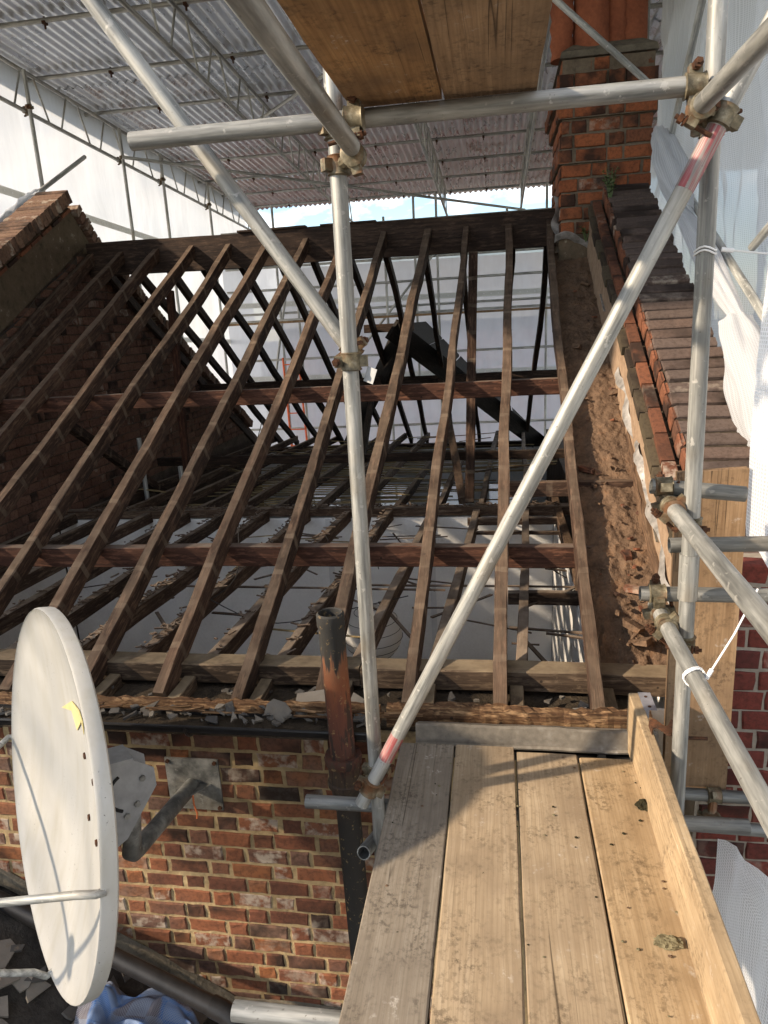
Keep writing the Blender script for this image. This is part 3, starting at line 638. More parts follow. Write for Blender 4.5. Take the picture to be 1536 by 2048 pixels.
# ================================================================ roof timbers
rf = thing('roof_frame', (-1.8, 7.3, -.1), 'stripped dark timber roof frame of rafters, purlins and ridge board', 'roof frame')
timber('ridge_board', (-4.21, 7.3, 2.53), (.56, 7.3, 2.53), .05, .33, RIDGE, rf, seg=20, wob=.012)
timber('ridge_cap', (-2.55, 7.29, 2.545), (-1.85, 7.29, 2.548), .09, .022, RIDGE, rf, seg=8); timber('ridge_cap', (-1.7, 7.29, 2.547), (-1.15, 7.3, 2.55), .085, .02, RIDGE, rf, seg=6)
SPC = .395
for k in range(-11, 2):
    x0 = -.004 + SPC * k; x1 = x0 + .12 * (1 if k < 1 else .8)
    if k == -11: x0, x1 = -4.17, -4.17
    y0 = 2.74 + random.uniform(-.03, .03); r = random.Random(k)
    if k == -2: x1 += .03
    timber('rafter', sp(x0, y0, 0), sp(x1, 7.27, 0), .058 + r.uniform(-.006, .006), .105, RAFT, rf, up=(0, -SN, CN), seg=22, wob=.02, rag=.0034)
for k in range(-11, 2):
    x0 = -.004 + SPC * k + .12 + random.uniform(-.05, .05)
    if k == -11: x0 = -4.15
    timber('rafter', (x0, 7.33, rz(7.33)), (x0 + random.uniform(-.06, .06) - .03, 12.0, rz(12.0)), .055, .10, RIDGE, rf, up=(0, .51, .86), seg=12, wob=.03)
timber('barge_rafter', sp(.77, 3.0, -.01), sp(.83, 6.72, .0), .04, .12, BARGE, rf, up=(0, -SN, CN), seg=50, wob=.02, rag=.007)
# purlins on the front slope and the rear slope
timber('purlin', sp(-4.2, 5.10, -.11), sp(.78, 5.10, -.11), .065, .115, PURL, rf, seg=18, wob=.012)
timber('purlin', sp(-4.2, 3.68, -.105), sp(.50, 3.68, -.105), .07, .12, PURL, rf, seg=18, wob=.012)
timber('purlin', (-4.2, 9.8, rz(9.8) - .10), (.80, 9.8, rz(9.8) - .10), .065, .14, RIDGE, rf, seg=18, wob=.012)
timber('wall_plate', (-4.2, 3.03, .03), (-.66, 3.03, .03), .12, .10, PLATE, rf, seg=18, wob=.01); timber('wall_plate', (-.655, 3.035, .025), (.80, 3.035, .02), .12, .10, PLATE, rf, seg=10, wob=.01)
timber('rear_wall_plate', (-4.2, 12.02, -.46), (.8, 12.02, -.46), .12, .09, RIDGE, rf, seg=10)
timber('post', (-.22, 7.25, 2.2), (-.27, 6.42, -.06), .085, .075, RAFT, rf, up=(0, -1, .3), seg=8)
timber('strut', (-.72, 9.78, .78), (-.29, 6.45, -.05), .07, .08, RAFT, rf, up=(1, 0, .1), seg=8)
timber('post', (-3.58, 7.75, 2.05), (-3.58, 7.6, -.15), .075, .07, PURL, rf, up=(0, -1, 0), seg=8)
timber('strut', (-3.8, 5.75, .95), (-3.8, 7.7, -.28), .07, .09, RAFT, rf, up=(0, .4, .8), seg=8)
timber('strut', (-1.65, 9.75, .76), (-1.5, 7.6, -.05), .06, .07, RIDGE, rf, up=(1, 0, .1), seg=6)
timber('collar', (-1.62, 8.9, 1.57), (-1.0, 8.9, 1.57), .05, .10, RIDGE, rf, seg=4)
timber('noggin', sp(.03, 4.12, -.09), sp(.84, 4.12, -.09), .05, .09, RAFT, rf, seg=8)
for k in range(-9, 2):   # joist ends beside the rafter feet
    x0 = -.004 + SPC * k + .075
    timber('joist_end', (x0, 2.72 + random.uniform(-.04, .03), -.045), (x0, 2.965, -.035), .06, .08, PLATE, rf, seg=3)
# rear wing roof: blackened boards meeting in a point
wing = thing('rear_wing_roof', (-1.1, 10.5, -.4), 'blackened boarded roof of rear wing, pointed, behind the rafters', 'wing roof')
AP = V((-1.17, 8.75, 1.56))
for foot, n_ in ((V((.80, 12.2, -.50)), 7), (V((-2.70, 12.2, -.50)), 7)):
    for i in range(n_):
        o0 = i / n_; o1 = (i + 1) / n_ - .012
        a0 = AP + V((0, 3.6 * o0, 0)); a1 = AP + V((0, 3.6 * o1, 0)); f0 = AP.lerp(foot, 1) if i == 0 else foot + V((0, .5 * o0, -.05))
        top0 = AP + V((0, 3.45 * o0, .0)); top1 = AP + V((0, 3.45 * o1, 0)); b0 = AP.lerp(foot, 1.0); s0 = AP.lerp(b0, o0); s1 = AP.lerp(b0, o1)
        # each board runs down the wing slope from its ridge to the valley line
        q = [s0, s1, V((s1.x, 12.2, s1.z)), V((s0.x, 12.2, s0.z))]; up = V((0, 0, .02))
        bb = MB(); bb.add([p for p in q] + [p - V((0, 0, .03)) for p in q], [(0, 1, 2, 3), (7, 6, 5, 4), (0, 4, 5, 1), (1, 5, 6, 2), (2, 6, 7, 3), (3, 7, 4, 0)]); bb.build('board', BLACK, wing)
    d = (foot - AP); timber('valley_board', AP + V((0, -.02, .05)), foot + V((0, -.02, .05)), .05, .26, BLACK, wing, up=(0, -.5, .85), seg=6)

# ================================================================ ceiling timbers and rooms below
cf = thing('ceiling_frame', (-1.8, 6.0, -.12), 'dark ceiling joists and broken laths over the open room', 'ceiling frame')
for k in range(-10, 2):
    x0 = -.32 + .383 * k
    if k == 1: x0 = .10
    timber('ceiling_joist', (x0, 3.10, .0), (x0 + .13, 6.02, -.015), .055, .10, JOIST, cf, seg=12, wob=.014, rag=.003)
    timber('ceiling_joist', (x0 + .15, 6.10, -.03), (x0 + .30, 11.9, -.25), .05, .09, JOIST, cf, seg=10, wob=.014)
timber('ceiling_joist', (.50, 3.15, .0), (.50, 6.6, -.01), .06, .11, BARGE, cf, seg=10, wob=.02); timber('ceiling_joist', (.79, 3.1, -.02), (.80, 4.6, -.02), .06, .10, BARGE, cf, seg=6)
timber('partition_head', (-4.2, 6.06, .0), (.75, 6.06, .0), .10, .075, JOIST, cf, seg=20, wob=.012, rag=.006)
timber('binder', (-4.1, 8.0, .13), (.75, 8.0, .13), .07, .10, RIDGE, cf, seg=14, wob=.015)
timber('noggin', (-.26, 5.72, -.02), (.5, 5.74, -.02), .05, .06, JOIST, cf, seg=6); timber('noggin', (-.2, 5.45, -.05), (.5, 5.45, -.05), .025, .03, JOIST, cf, seg=14, rag=.006)
timber('noggin', (.05, 4.14, -.04), (.86, 4.14, -.04), .05, .08, JOIST, cf, seg=6)
for i in range(46):   # laths left over the rear room
    Y = 6.18 + i * .105 + random.uniform(-.02, .02); z = -.03 - .038 * (Y - 6.1) - .095; xa = random.uniform(-3.6, -2.6); xb = xa + random.uniform(1.4, 4.2)
    timber('lath', (xa, Y, z), (min(xb, .75), Y + random.uniform(-.03, .03), z - random.uniform(0, .01)), .028, .008, LATH, cf, seg=4, wob=.006, ch=.001)
for (a, b_) in (((-2.2, 4.35, -.10), (-.35, 4.33, -.11)), ((-.9, 4.4, -.1), (.5, 4.38, -.1)), ((-.4, 3.9, -.11), (-.05, 4.25, -.10)), ((.05, 3.75, -.1), (.45, 3.72, -.11)), ((-.75, 4.1, -.1), (-.45, 3.7, -.22)), ((-2.15, 3.9, -.1), (-1.75, 3.5, -.3)), ((-1.8, 3.95, -.12), (-1.5, 3.9, -.12)), ((.12, 3.62, -.1), (.3, 3.4, -.22)), ((.15, 4.05, -.1), (.5, 4.4, -.1)), ((-.62, 5.2, -.1), (-.5, 4.8, -.24)), ((.25, 3.68, -.1), (.47, 3.66, -.12))):
    timber('lath', a, b_, .022, .008, JOIST, cf, seg=4, wob=.006, ch=.001)
for i in range(44):
    x = random.uniform(-2.6, .4); Y = random.uniform(3.3, 5.9); a = random.uniform(-.5, .5) if i % 3 else random.uniform(0, 3.1); L = random.uniform(.12, .7); z = -.105 - random.uniform(0, .015)
    timber('lath', (x, Y, z), (x + L * math.cos(a), Y + L * math.sin(a) * .6, z - (random.uniform(0, .14) if i % 2 else 0)), random.uniform(.012, .024), .006, LATH if i % 4 == 0 else JOIST, cf, seg=3, wob=.004, ch=.001)
for i in range(26):
    Y = 6.25 + random.random() * 4.6; xa = random.uniform(-3.9, -.2); timber('lath', (xa, Y, .03 - .038 * (Y - 6.1)), (xa + random.uniform(.3, 1.3), Y + random.uniform(-.5, .5), .04 - .038 * (Y - 6.1)), .03, .008, LATH if i % 2 else BARGE, cf, seg=3, wob=.006, ch=.001)
# debris quilt on joists at left
DEB = MB()
for i in range(900):
    k = random.choice((-5, -5, -5, -6, -4, -4, -3, -7, -2)); Y = random.uniform(3.15, 5.95); x = -.32 + .383 * k + .045 * (Y - 3.1) + random.uniform(-.04, .04); zz = .004
    s = random.uniform(.006, .018); L = random.uniform(1, 6); a = random.uniform(-1.5, 1.5)
    if i % 3 == 0: x = random.uniform(-3.9, .5); Y = random.uniform(6.0, 6.12); zz = .005
    M = frame((x, Y, zz + random.uniform(.0, .012)), (math.cos(a), math.sin(a), random.uniform(-.2, .2)), (0, 0, 1)); DEB.box((-s * L / 2, -s * .4, -.003), (s * L / 2, s * .4, .004), M)
tag(DEB.build('debris', JOIST), 'scattered lath splinters and plaster crumbs on the joists', 'debris', kind='stuff')

def room(name, a, b_, label, mat=PLASTER): return tag(MB().box(a, b_).build(name, mat), label, 'wall')
room('partition_wall', (-4.19, 6.02, -2.72), (.46, 6.12, -.09), 'white plastered partition wall across the open room under the joists')
room('partition_wall', (.462, 3.72, -2.72), (.505, 6.0, -.12), 'white plastered closet side wall under the rafters near the parapet')
room('partition_wall', (.51, 4.62, -2.72), (.78, 4.70, -.2), 'white plastered closet end wall beneath the rubble strip')
room('plaster_lining', (.782, 3.0, -2.72), (.798, 4.6, -.16), 'white plaster on the party wall inside the closet')
room('plaster_lining', (-4.22, 3.0, -2.72), (-4.195, 6.0, -.16), 'white plaster on the gable below the ceiling joists at left')
room('plaster_lining', (-4.2, 2.975, -2.72), (.78, 2.99, -.14), 'white plaster on the inner face of the front wall')
for i, x in enumerate((-1.55, -.62)): tag(MB().box((x, 6.005, -2.7), (x + .05, 6.018, -.1)).build('wall_batten', PAINTD), ('left', 'right')[i] + ' pale vertical strip on the partition wall', 'batten', 'partition strips')
rw = thing('rear_wall', (-1.7, 12.0, -2.7), 'white rear room wall with small windows seen through the laths', 'wall')
wx = [(-3.35, -2.75), (-2.1, -1.55), (-1.1, -.55), (-.2, .35)]; xs = -4.2; wb = MB()
for a, c in wx: wb.box((xs, 11.96, -2.72), (a, 12.16, -.55)); wb.box((a, 11.96, -2.72), (c, 12.16, -2.0)); wb.box((a, 11.96, -1.15), (c, 12.16, -.55)); xs = c
wb.box((xs, 11.96, -2.72), (.8, 12.16, -.55)); wb.build('wall_plaster', PLASTER, rw)
for a, c in wx:
    f = MB()
    for (p, q) in (((a, 12.0, -2.0), (a + .04, 12.06, -1.15)), ((c - .04, 12.0, -2.0), (c, 12.06, -1.15)), ((a + .04, 12.0, -1.19), (c - .04, 12.06, -1.15)), ((a + .04, 12.0, -2.0), (c - .04, 12.06, -1.96)), ((a + .04, 12.0, -1.6), (c - .04, 12.06, -1.57))): f.box(p, q)
    wn = f.build('window', PAINTD, rw); MB().box((a + .04, 12.03, -1.96), (c - .04, 12.034, -1.19)).build('pane', GLASSM, wn)
lt = thing('paper_lantern', (-.93, 4.75, -.95), 'round ribbed white paper lantern hanging in the open room', 'lampshade')
b = MB(); pts = []; rad = []
for i in range(25):
    a = math.pi * (i + 1.4) / 26.8; pts.append((-.93, 4.75, -.62 + .21 * math.cos(a))); rad.append(.215 * math.sin(a) * (1 + .03 * (i % 2)))
b.tube(pts, rad, 24, False); b.build('paper_shade', PAPER, lt, smooth=50)
for i in range(1, 25, 3): MB().tube([(-.93 + (rad[i] + .002) * math.cos(q * .2618), 4.75 + (rad[i] + .002) * math.sin(q * .2618), pts[i][2]) for q in range(25)], .0022, 5).build('rib', WIRE, lt); MB().tube([(-.93, 4.75, -.42), (-.93, 4.76, -.1)], .003, 6).build('flex', WIRE, lt)
for i, (x, y, z1, lab) in enumerate(((-3.72, 6.9, .55, 'grey steel prop left of pair in front of gable wall'), (-3.35, 7.0, .22, 'grey steel prop right of pair in front of gable wall'))):
    stube((x, y, -2.7), (x, y, z1), lab, GALV_F, 'steel props by the gable')
# loose cables
for i, (pts, lab) in enumerate(((((-1.72, 5.05, .95), (-1.80, 4.6, .35), (-1.72, 4.2, .02), (-1.85, 3.7, -.02)), 'thin dark cable hanging from purlin at left'), (((-1.9, 3.95, .02), (-1.4, 3.8, -.12), (-.95, 3.9, -.08), (-.55, 4.0, -.02)), 'thin dark cable sagging between joists in front of partition'), (((-1.35, 5.2, .0), (-1.15, 4.95, -.18), (-.95, 5.0, -.05), (-.85, 4.7, -.1)), 'thin looping cable at middle of open room'), (((-.56, 5.9, -.05), (-.52, 5.5, -.25), (-.6, 5.2, -.4), (-.5, 4.9, -.3)), 'thin cable dangling below joists near the lantern'))):
    P = [V(p) for p in pts]; full = []
    for s in range(len(P) - 1):
        p0 = P[max(s-1, 0)]; p1 = P[s]; p2 = P[s+1]; p3 = P[min(s+2, len(P)-1)]
        for q in range(6):
            u = q / 6; full.append(.5 * ((2*p1) + (p2-p0)*u + (2*p0-5*p1+4*p2-p3)*u*u + (3*p1-p0-3*p2+p3)*u**3))
    full.append(P[-1]); tag(MB().tube(full, .0035, 6).build('cable', WIRE, smooth=60), lab, 'cable', 'loose cables')
# ================================================================ eaves: fascia, gutters, slate debris
def ragged(name, x0, x1, yc, z1, w, h, mat, seg, rag, label, cat):
    b = MB(); rings = []; M = frame((x0, yc, z1), (1, 0, 0), (0, 0, 1))
    for i in range(seg + 1):
        x = (x1 - x0) * i / seg; a = fb(x * 2.2, 3.3) * .008
        rings.append([V((x, y + random.uniform(-rag, rag), z + a + random.uniform(-rag, rag) * (1.6 if z > -.01 else 1))) for y, z in ((-w/2, -h), (w/2, -h), (w/2, -h*.4), (w/2 - .01, 0), (0, .004), (-w/2 + .012, -.006), (-w/2, -h*.45))])
    b.loft(rings); return tag(link(name, mesh(name, b.v, b.f), mat, M), label, cat)
ragged('fascia_board', -2.9, -.50, 2.615, .045, .05, .075, ROT, 90, .0045, 'rotten splintered fascia board behind the black gutter at left', 'fascia board')
ragged('fascia_board', -.47, .585, 2.615, .058, .06, .085, ROT, 44, .005, 'rotten brown fascia board above the lead gutter by the deck', 'fascia board')
pg = thing('gutter', (-1.6, 2.5, -.06), 'black plastic half round gutter full of slate debris', 'gutter')
b = MB(); rings = []
for x in (-3.4, -.5):
    o_ = [V((x, 2.515 + .062 * math.cos(math.pi + math.pi * k / 12), .012 + .062 * math.sin(math.pi + math.pi * k / 12))) for k in range(13)]
    i_ = [V((x, 2.515 + .056 * math.cos(2*math.pi - math.pi * k / 12), .012 + .056 * math.sin(2*math.pi - math.pi * k / 12))) for k in range(13)]
    rings.append(o_ + i_)
b.loft(rings); b.build('channel', PVC, pg, smooth=40)
MB().tube([(-3.4, 2.452, .013), (-.5, 2.452, .013)], .007, 8).build('front_bead', PVC, pg, smooth=40)
for x in (-1.30, -2.2):
    q = MB(); q.tube([(x, 2.515 + .066 * math.cos(math.pi + math.pi * k / 10), .012 + .066 * math.sin(math.pi + math.pi * k / 10)) for k in range(11)], .008, 8); q.build('bracket', PVC, pg, smooth=40)
q = MB(); q.box((-3.38, 2.463, -.03), (-.52, 2.567, .0)); q.build('silt', DIRT, pg)
lg = thing('gutter', (.1, 2.5, -.06), 'grey lead lined box gutter at the end of the deck', 'gutter')
b = MB(); rings = []
for i in range(31):
    x = -.335 + .92 * i / 30; a = fb(x * 4, 1) * .004
    rings.append([V((x, y + a, z)) for y, z in ((2.50, -.052), (2.455, -.03), (2.452, -.022), (2.462, -.016), (2.475, .048 + a), (2.487, .052 + a), (2.50, .046), (2.585, .0), (2.585, -.052))])
b.loft(rings); b.build('lead_channel', LEADG, lg, smooth=30)
MB().box((-.34, 2.44, -.066), (.60, 2.60, -.054)).build('soffit_board', PVC, lg)
for x in (.36,): MB().box((x, 2.44, -.06), (x + .03, 2.455, -.028)).build('bracket', PVC, lg)
def slate_piece(seed):
    rr = random.Random(seed); n = rr.randint(4, 7); a0 = rr.uniform(0, 6)
    ang = sorted(rr.uniform(0, 6.28) for _ in range(n)); pts = [(math.cos(a) * rr.uniform(.6, 1), math.sin(a) * rr.uniform(.45, .8)) for a in ang]
    return pts
def slate(c, size, ax, up, label, group, seed, name='slate_fragment', th=.005):
    pts = slate_piece(seed); b = MB(); M = frame(c, ax, up); n = len(pts)
    b.loft([[V((x * size, y * size, -th)) for x, y in pts], [V((x * size * .97, y * size * .97, th)) for x, y in pts]])
    return tag(link(name, mesh(name, b.v, b.f), SLATE, M), label, 'slate', group)
rr = random.Random(3)
for i in range(85):
    x = rr.uniform(-2.35, -.52); y = rr.uniform(2.48, 2.575); s = rr.uniform(.014, .045); tilt = rr.uniform(-.5, .6)
    slate((x, y, .018 + rr.uniform(0, .025)), s, (math.cos(rr.uniform(-.7, .7)), rr.uniform(-.4, .4), rr.uniform(-.25, .25)), (rr.uniform(-.4, .4), -tilt - .3, 1), 'small broken slate piece lying in the black gutter', 'slate bits in the gutter', 100 + i)
for i in range(22):
    x = rr.uniform(-2.3, -.55); L = rr.uniform(.08, .28); a = rr.uniform(-.3, .3)
    tag(timber('wood_splinter', (x, rr.uniform(2.50, 2.59), .05), (x + L, 2.54 + L * a * .4, .05 + rr.uniform(-.015, .02)), rr.uniform(.008, .016), .006, ROT, None, seg=3, wob=.004, ch=.001), 'thin wood splinter lying along the black gutter', 'splinter', 'splinters along the gutter')
for i, (x, s, lab) in enumerate(((-.92, .075, 'pointed grey slate shard standing up behind gutter, right of centre'), (-1.50, .06, 'pointed slate shard standing in the gutter near the dish'), (-1.12, .05, 'small triangular slate shard standing in middle of gutter'))):
    slate((x, 2.545, .05), s, (1, .1, -.1), (0, -.8, .55), lab, 'standing slate shards', 300 + i * 3)
for i, (x, s, lab) in enumerate(((-.80, .12, 'large grey slate lying behind fascia between rafter feet'), (-.62, .05, 'brown slate offcut leaning against plate by the rusty pipe'), (.33, .05, 'pale slate sliver leaning beside the last rafter foot'))):
    slate((x, 2.74, .0), s, (.95, .2, .1 if i < 2 else 1.2), (0, -.5, .8), lab, 'slates among the rafter feet', 400 + i)
for i in range(38):
    x = rr.uniform(-2.4, .55); s = rr.uniform(.015, .045)
    slate((x, rr.uniform(2.66, 2.93), -.085 + rr.uniform(0, .03)), s, (rr.uniform(-1, 1), rr.uniform(-1, 1), 0), (rr.uniform(-.5, .5), rr.uniform(-.5, .5), 1), 'small dark debris flake lying among the rafter feet', 'flakes among the rafter feet', 500 + i)

# ================================================================ pipes
sp_ = thing('soil_pipe', (-.625, 2.42, -1.75), 'rusty cast iron vent pipe with open top in front of gutter', 'pipe')
PX, PY = -.625, 2.42
b = MB(); n = 28
def cring(z, r): return [V((PX + .02 * (z - .0) * -.8 + r * math.cos(6.28318*k/n), PY + r * math.sin(6.28318*k/n), z)) for k in range(n)]
b.loft([cring(.40, .041), cring(.548, .042), cring(.552, .046), cring(.545, .0535), cring(.50, .0535), cring(.49, .050), cring(-.10, .050)]); b.build('upper_pipe', SOIL, sp_, smooth=40)
b = MB(); b.loft([cring(z, r) for z, r in ((-.06, .05), (-.055, .072), (-.075, .075), (-.095, .072), (-.10, .064), (-.17, .064), (-.175, .071), (-.195, .071), (-.20, .062), (-.26, .056), (-.30, .05))]); b.build('socket_collar', SOIL, sp_, smooth=40)
b = MB(); b.loft([cring(z, r) for z, r in ((-.28, .049), (-1.20, .05), (-1.215, .062), (-1.28, .062), (-1.29, .05), (-1.75, .05))]); b.build('lower_pipe', SOIL, sp_, smooth=40)

# lower lean-to roof, dark, with slate debris
lr = thing('lean_to_roof', (-2.2, 1.4, -2.0), 'dark lean-to roof strewn with slates below the satellite dish', 'lean-to roof')
def lrf(u, v):
    x = -4.2 + u * 2.86; y = -.5 + v * 3.14; return (x, y, lowz(min(x, -1.37)) - .06 + .012 * fb(x * 3, y * 3))
cloth('felt', lrf, 60, 60, 1, 1, ROOFDK, lr)
cloth('valley_gutter', lambda u, v: (-1.345 + u * 1.0, -.5 + v * 3.14, -1.735 + .01 * fb(u * 6, v * 9)), 12, 24, 1, 1, ROOFDK, lr)
b = MB(); rings = []
for i in range(25):
    x = -2.9 + 2.5 * i / 24; z = lowz(x); rings.append([V((x, 2.648, z - .1)), V((x, 2.60 - .02*math.sin(i), z - .055)), V((x, 2.635, z + .01 + .012 * fb(x * 7, 2))), V((x, 2.649, z + .02 + .012 * fb(x * 7, 2)))])
b.loft(rings, False); b.build('mortar_flashing', CONC, lr)
rr = random.Random(11)
for i in range(90):
    x = rr.uniform(-2.9, -1.45); y = rr.uniform(1.25, 2.58); s = rr.uniform(.05, .13); z = lowz(x) - .035 + rr.uniform(0, .03)
    slate((x, y, z), s, (1, rr.uniform(-.8, .8), -.55 + rr.uniform(-.2, .2)), (.5 + rr.uniform(-.2, .25), rr.uniform(-.3, .1), 1), 'grey slate lying loose on the dark lean-to roof', 'loose slates on the lean-to', 700 + i, 'slate', .006)
wp = thing('downpipe', (-1.9, 2.4, -1.6), 'black plastic pipe running diagonally across lean-to roof to elbow', 'pipe')
PA, PB = V((-2.95, 2.62, -.93)), V((-1.25, 2.34, -1.36))
MB().tube([PA, PB], .040, 20).build('pipe', PVC, wp, smooth=40)
d = (PB - PA).normalized(); pts = [PB]; 
for k in range(1, 8):
    u = k / 7; dd = d.lerp(V((.05, -.25, -1)), u).normalized(); pts.append(pts[-1] + dd * .022)
MB().tube([PB - d * .06] + pts, .046, 20).build('elbow', PVC, wp, smooth=40); e = pts[-1]; MB().tube([e - V((0, 0, -.01)), e + V((.005, -.04, -.16))], .041, 20).build('outlet', PVC, wp, smooth=40)
# blue checked bag
def bag(u, v):
    x = -1.86 + u * .62; y = 2.02 + v * .42; r = math.hypot((u - .5) * 1.7, (v - .5) * 1.7)
    h = .17 * max(0, 1 - r * r) + .11 * fb(u * 2.6, v * 2.6, 2, 2) + .035 * fb(u * 6, v * 6, 4, 2)
    return (x + .07 * fb(u * 2.4, v * 2.4, 9, 2), y + .07 * fb(u * 2.4, v * 2.4, 14, 2), lowz(min(x, -1.4)) - .02 + max(h, -.01) + .03)
tag(cloth('checked_bag', bag, 70, 70, 1, 1, TARP), 'crumpled blue and white checked woven bag below dish', 'bag')
for i, (x, y, s) in enumerate(((-1.56, 2.16, .085), (-1.38, 2.15, .07))): slate((x, y, -1.36 if i == 0 else -1.44), s, (1, .4, -.6), (.3, -.6, 1), ('grey slate lying on top of the blue checked bag', 'smaller slate tucked beside blue checked bag')[i], 'slates on the bag', 860 + i, 'slate')

# ================================================================ satellite dish
DC = V((-1.484, 1.822, .143)); DR = .620; az, el = math.radians(225.62), math.radians(9.8)
DN = V((math.cos(el)*math.cos(az), math.cos(el)*math.sin(az), math.sin(el)))
di = thing('satellite_dish', (-1.40, 2.64, -.6), 'large cream satellite dish on grey arm fixed to the brick wall', 'satellite dish')
DM = frame(DC, DN, (0, 0, 1))     # local X = normal, Y,Z in the dish plane
b = MB(); n = 64; rings = []
def drg(r, x): return [V((x, r * math.cos(6.28318*k/n), r * math.sin(6.28318*k/n))) for k in range(n)]
for i in range(12): r = DR * (.985 * i / 11) + .002; rings.append(drg(r, -.085 * (1 - (r / DR) ** 2)))
rings += [drg(DR * .993, .004), drg(DR, -.003), drg(DR * .998, -.040), drg(DR * .985, -.046)]
for i in range(10, -1, -1): r = DR * (.975 * i / 11) + .002; rings.append(drg(r, -.022 - .105 * (1 - (r / DR) ** 2)))
b.loft(rings); link('reflector', mesh('reflector', b.v, b.f, 50), DISHM, DM, di)
def dl(y, z, x=0): return DM @ V((x, y, z))
# local Y axis: up x normal ; find sign so that +y is the visible right side
rfl = [o for o in di.children if o.name.startswith('reflector')][0]
def dx(y, z): return -.085 * (1 - (math.hypot(y, z) / DR) ** 2)
for (y, z) in ((.18, .21), (.36, .22), (.22, .02), (.38, .035)):
    y *= DR / .62; bo = MB(); hexnut(bo, dl(y, z, dx(y, z)), DN, .011, .010); bo.build('reflector_bolt', RUST, rfl)
stv = [(-.11, .25), (.06, .345), (.20, .375), (.255, .36), (.235, .31), (.215, .345), (.20, .335), (.09, .255), (.035, .30)]
b = MB(); b.loft([[DM @ V((dx(y, z) + o, y, z)) for y, z in stv] for o in (.002, .0045)]); b.build('sticker_remnant', STICK, rfl)
LNB = DC + DN * .66 + V((-.05, .0, -.22))
for yl, zl, bow in ((-.615, -.076, .10), (.612, .047, .0), (.066, -.612, .06)):
    p = dl(yl, zl, .0); out_ = (V(dl(yl, zl)) - DC).normalized(); q = [p - DN * .01, p + DN * .012 + out_ * .012 * (bow > 0)]
    q += [p.lerp(LNB, u) + out_ * bow * math.sin(math.pi * u) for u in (.08, .2, .4, .6, .8, 1.0)]
    MB().tube(q, .0115, 12).build('feed_arm', GALV_F, di, smooth=50)
lb = MB(); lb.tube([LNB + DN * .06, LNB - DN * .01, LNB - DN * .015, LNB - DN * .07], [.028, .028, .042, .045], 18); lb.build('feed_horn', DGREY, di, smooth=40)
# bracket, arm and wall plate
BE = V((-1.372, 2.05, -.285)); WPt = V((-1.395, 2.64, -.40)); e1 = (BE - WPt).normalized()
arm = MB().tube([WPt + e1 * .02, BE - e1 * .05, BE - e1 * .02 + V((0, 0, .003)), BE + V((.004, -.004, .022)), BE + V((.012, -.002, .06)), BE + V((.05, .0, .36))], .034, 24).build('mount_arm', ZINC, di, smooth=50)
mpl = MB().box((-1.52, 2.636, -.535), (-1.265, 2.646, -.27)).build('mount_plate', ZINC, di)
for x in (-1.505, -1.28):
    for z in (-.52, -.285):
        bo = MB(); hexnut(bo, (x, 2.632, z), (0, 1, 0), .010, .008); bo.build('plate_bolt', RUST, mpl)
MB().tube([WPt + e1 * .10 + V((.036, 0, .0)), WPt + e1 * .11 + V((.04, 0, -.05)), WPt + e1 * .12 + V((.055, 0, -.09)), WPt + e1 * .12 + V((.05, 0, -.115))], .004, 6).build('tie_cord', ORANGE, arm)
for sg in (-1, 1):   # gusset fins between arm and plate
    b = MB(); q = [WPt + V((sg * .035, 0, .0)), WPt + V((sg * .09, .0, .0)), WPt + e1 * .12 + V((sg * .034, 0, 0))]; b.loft([[p + V((0, 0, o)) for p in q] for o in (-.003, .003)]); b.build('gusset', ZINC, mpl)
DH = V((DN.x, DN.y, 0)).normalized(); bx = frame(DC + V((0, 0, -.06)), -DH, (0, 0, 1))   # X runs back from the dish
g = MB(); pr_ = [(.15, .12), (.27, .10), (.335, .04), (.335, -.03), (.21, -.19), (.14, -.22)]
for sd in (-.055, .05):
    g.loft([[bx @ V((q[0], sd + o, q[1])) for q in pr_] for o in (0, .005)])
g.loft([[bx @ V((x, y, z)) for x, z in ((.15, .116), (.27, .101), (.27, .107), (.15, .122))] for y in (-.055, .055)]); br = g.build('bracket', DGREY, di)
fc = .0585
sl_ = MB(); sl_.tube([bx @ V((.245 + .075 * math.cos(a), -fc + .002, -.01 + .075 * math.sin(a))) for a in [2.0 + .22 * k for k in range(11)]], .006, 6); sl_.build('curved_slot', DARK, br)
for x, z in ((.29, .02), (.17, -.02), (.26, -.07), (.22, -.10), (.17, -.15)):
    for sg in (-1, 1):
        bo = MB(); hexnut(bo, bx @ V((x, sg * .059, z)), bx.to_3x3() @ V((0, 1, 0)), .011, .010); bo.build('bracket_bolt', ZINC, br)

# ================================================================ deck boards
def board(name, x0, x1, y0, y1, z1, th, mat, label, group, cat='board', warp=.003):
    L = y1 - y0; w = x1 - x0; M = frame(((x0 + x1) / 2, y0, z1), (0, 1, 0), (0, 0, 1)); seg = 24; rings = []; o = random.random() * 50
    for i in range(seg + 1):
        x = L * i / seg; a = fb(x * .9 + o, 0) * warp; e = .004
        rr_ = lambda: random.uniform(-.0015, .0015)
        rings.append([V((x + (rr_() if i in (0, seg) else 0), y + rr_(), z + a)) for y, z in ((-w/2, -th), (w/2, -th), (w/2, -e), (w/2 - e, 0), (w/6, .0005), (-w/6, .0003), (-w/2 + e, 0), (-w/2, -e))])
    b = MB(); b.loft(rings); return tag(link(name, mesh(name, b.v, b.f), mat, M), label, cat, group)
ex = [-.392, -.176, .052, .283, .508]
labs = ['grey leftmost deck board beside the house wall', 'tan deck board second from left with dark stains', 'knotty cracked deck board third from left', 'sunlit yellow deck board next to the toe board']
